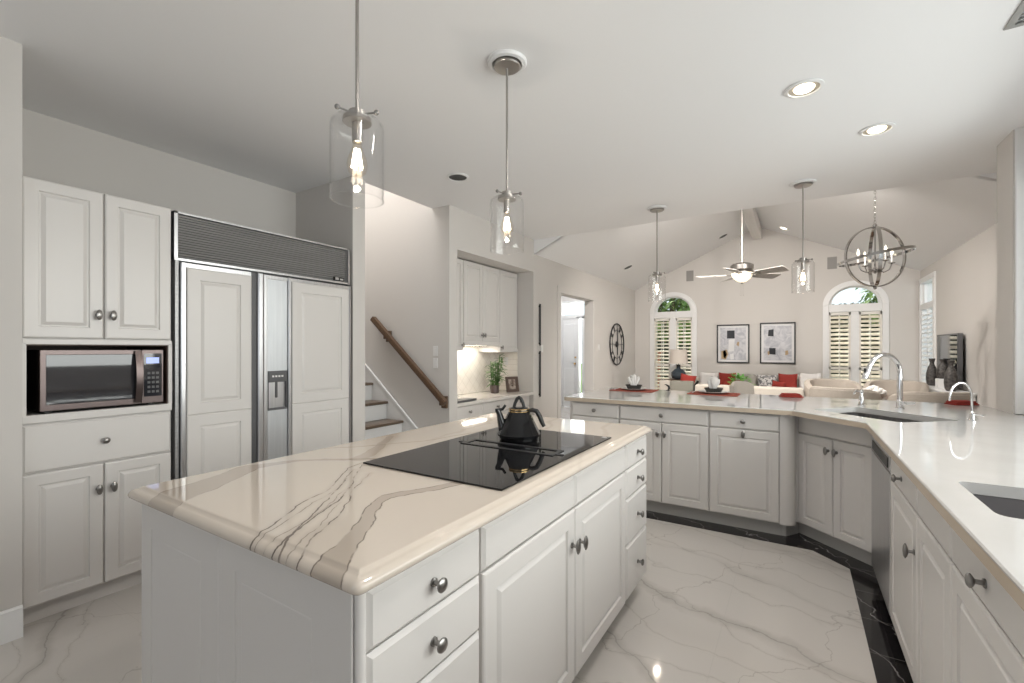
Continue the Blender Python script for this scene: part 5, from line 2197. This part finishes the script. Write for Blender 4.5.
# dining table and barrel chairs
t = thing('dining_table', 'round dining table under the orb chandelier', 'table', (0.70, 6.72, 0))
b = B()
b.lathe([(0.55, 0.725), (0.56, 0.735), (0.56, 0.752), (0.55, 0.76), (0.001, 0.76)], seg=48)
b.build('table_top', 'wood', t)
b = B()
b.lathe([(0.28, 0), (0.27, 0.03), (0.07, 0.07), (0.06, 0.65), (0.2, 0.725)], seg=24)
b.build('pedestal', 'wood', t)
t = thing('flower_bowl', 'white bowl of pale flowers in the middle of the dining table', 'flowers', (0.74, 6.60, 0.7605))
b = B()
b.lathe([(0.06, 0), (0.11, 0.04), (0.12, 0.07), (0.11, 0.07), (0.09, 0.04), (0.001, 0.03)], seg=24)
b.build('bowl', 'porcelain', t)
b = B()
rnd = random.Random(5)
for k in range(26):
    a, rr = rnd.uniform(0, 2 * PI), rnd.uniform(0, 0.11)
    b.sphere((rr * math.cos(a), rr * math.sin(a), 0.075 + 0.05 * (1 - rr / 0.12) + rnd.uniform(0, 0.015)), rnd.uniform(0.02, 0.03), 8, 6)
b.build('blossoms', 'white', t)


def barrel_chair(label, x, y, rz):
    """back faces local -y"""
    t = thing('dining_chair', label, 'chair', (x, y, 0), rz, 'barrel dining chairs')
    n = 22
    Ro, Ri = 0.31, 0.255
    rings = []
    for k in range(n + 1):
        a = R(-90 - 108 + 216 * k / n)
        drop = abs(k / n * 2 - 1) ** 4 * 0.10
        zt = 0.925 - drop
        c, s = math.cos(a), math.sin(a)
        rings.append([(r * c, r * s, z) for r, z in ((Ri, 0.40), (Ro, 0.40), (Ro + 0.01, zt - 0.03), (Ro, zt - 0.006), ((Ri + Ro) / 2, zt), (Ri, zt - 0.008), (Ri - 0.01, zt - 0.04))])
    b = B()
    b.rings(rings)
    b.build('backrest', 'taupe', t, sharp=55)
    b = B()
    b.tube([((Ro + 0.004) * math.cos(R(-198 + 216 * k / n)), (Ro + 0.004) * math.sin(R(-198 + 216 * k / n)), 0.92 - abs(k / n * 2 - 1) ** 4 * 0.10 - 0.022) for k in range(n + 1)], 0.006, 6)
    b.build('piping', 'cream', t)
    b = B()
    b.lathe([(0.25, 0.36), (0.275, 0.38), (0.275, 0.44), (0.25, 0.47), (0.001, 0.48)], seg=28)
    b.build('seat', 'taupe', t)
    for px, py in ((-0.2, -0.17), (0.2, -0.17), (-0.18, 0.18), (0.18, 0.18)):
        b = B()
        b.lathe([(0.014, 0), (0.022, 0.37)], (px, py, 0), 10)
        b.build('leg', 'wood', t)
    return t


barrel_chair('taupe barrel dining chair on the kitchen side of the round table, left', 0.44, 6.12, R(-24))
barrel_chair('taupe barrel dining chair on the kitchen side of the round table, right', 1.10, 6.04, R(22))
barrel_chair('taupe barrel dining chair on the far side of the round table, left', 0.40, 7.30, R(196))
barrel_chair('taupe barrel dining chair on the far side of the round table, right', 1.05, 7.45, R(164))

t = thing('bar_stool', 'beige upholstered counter stool drawn up behind the peninsula', 'stool', (-0.33, 5.12, 0), R(68))
b = B()
b.box(-0.2, 0.2, -0.2, 0.16, 0.60, 0.69, 0.03, 3)
b.build('seat', 'linen', t)
b = B()
rings = []
for k in range(9):
    u = -1 + 2 * k / 8
    rings.append([(0.2 * u, 0.17 - 0.05 * u * u + dy, z) for dy, z in ((0, 0.62), (0.045, 0.62), (0.06, 0.97 - 0.03 * abs(u) ** 3), (0.045, 1.0 - 0.04 * abs(u) ** 3), (0.02, 1.0 - 0.04 * abs(u) ** 3), (0.012, 0.96 - 0.03 * abs(u) ** 3))])
b.rings(rings)
b.build('backrest', 'linen', t, sharp=60)
for x in (-0.17, 0.17):
    for y in (-0.17, 0.15):
        b = B()
        b.lathe([(0.013, 0), (0.02, 0.6)], (x, y, 0), 10)
        b.build('leg', 'wood', t)
b = B()
b.box(-0.17, 0.17, -0.18, -0.16, 0.2, 0.22)
b.build('footrest', 'wood', t)

# ---------------------------------------------------------------- outside
b = B()
b.box(-20, 20, 9.75, 40, -0.3, -0.05)
tag(b.build('lawn', 'grass'), 'green lawn outside the french doors', 'lawn', kind='structure')


def tree(label, x, y, h, cr, seed, zc, n=900, ls=0.16):
    t = thing('tree', label, 'tree', (x, y, -0.05))
    rnd = random.Random(seed)
    b = B()
    b.tube([(0, 0, 0), (0.05, 0.03, h * 0.35), (0.0, 0.0, h * 0.7)], [0.16, 0.12, 0.05], 10)
    for k in range(6):
        a = rnd.uniform(0, 2 * PI)
        b.tube([(0.03, 0.02, h * 0.4), (cr * 0.4 * math.cos(a), cr * 0.4 * math.sin(a), zc), (cr * 0.75 * math.cos(a), cr * 0.75 * math.sin(a), zc + cr * 0.3)], [0.06, 0.04, 0.015], 6)
    b.build('trunk', 'bark', t)
    b = B()
    blobs = [(rnd.uniform(-0.5, 0.5) * cr, rnd.uniform(-0.5, 0.5) * cr, zc + rnd.uniform(-0.45, 0.5) * cr, rnd.uniform(0.35, 0.6) * cr) for _ in range(9)]
    for k in range(n):
        bx, by, bz, br = rnd.choice(blobs)
        v = Vector((rnd.gauss(0, 1), rnd.gauss(0, 1), rnd.gauss(0, 1))).normalized() * br * rnd.uniform(0.6, 1.0)
        leaf(b, (bx + v.x, by + v.y, bz + v.z), (v.x + rnd.uniform(-.3, .3), v.y + rnd.uniform(-.3, .3), v.z + rnd.uniform(-0.5, 0.3)), ls * rnd.uniform(0.7, 1.3), ls * 0.28, 0.4)
    b.build('foliage', 'tree', t)


tree('leafy green tree filling the left arched fanlight', -3.2, 14.2, 4.2, 1.9, 21, 3.0, 2200, 0.2)
tree('leafy tree at the right of the right arched fanlight', 2.15, 14.4, 3.6, 0.95, 8, 2.9, 900, 0.15)
b = B()
b.box(-4.6, -3.2, 12.6, 12.85, -0.05, 1.2)
b.box(-4.65, -3.15, 12.55, 12.9, 1.2, 1.27, 0.01)
tag(b.build('brick_wall', 'brick'), 'low red brick garden wall outside the left french door', 'wall')
hd = B()
rnd = random.Random(2)
for k in range(9000):
    x, y, z = rnd.uniform(-4.9, 4.6), 18.6 + rnd.uniform(-0.3, 0.3), rnd.uniform(0, 2.8)
    leaf(hd, (x, y - 0.3, z), (rnd.uniform(-1, 1), -rnd.uniform(0.2, 1), rnd.uniform(-0.3, 0.8)), 0.16, 0.05, 0.3)
hd.box(-4.9, 4.6, 18.4, 18.9, -0.05, 2.75)
tag(hd.build('hedge', 'hedge'), 'dark green hedge along the end of the garden', 'hedge')
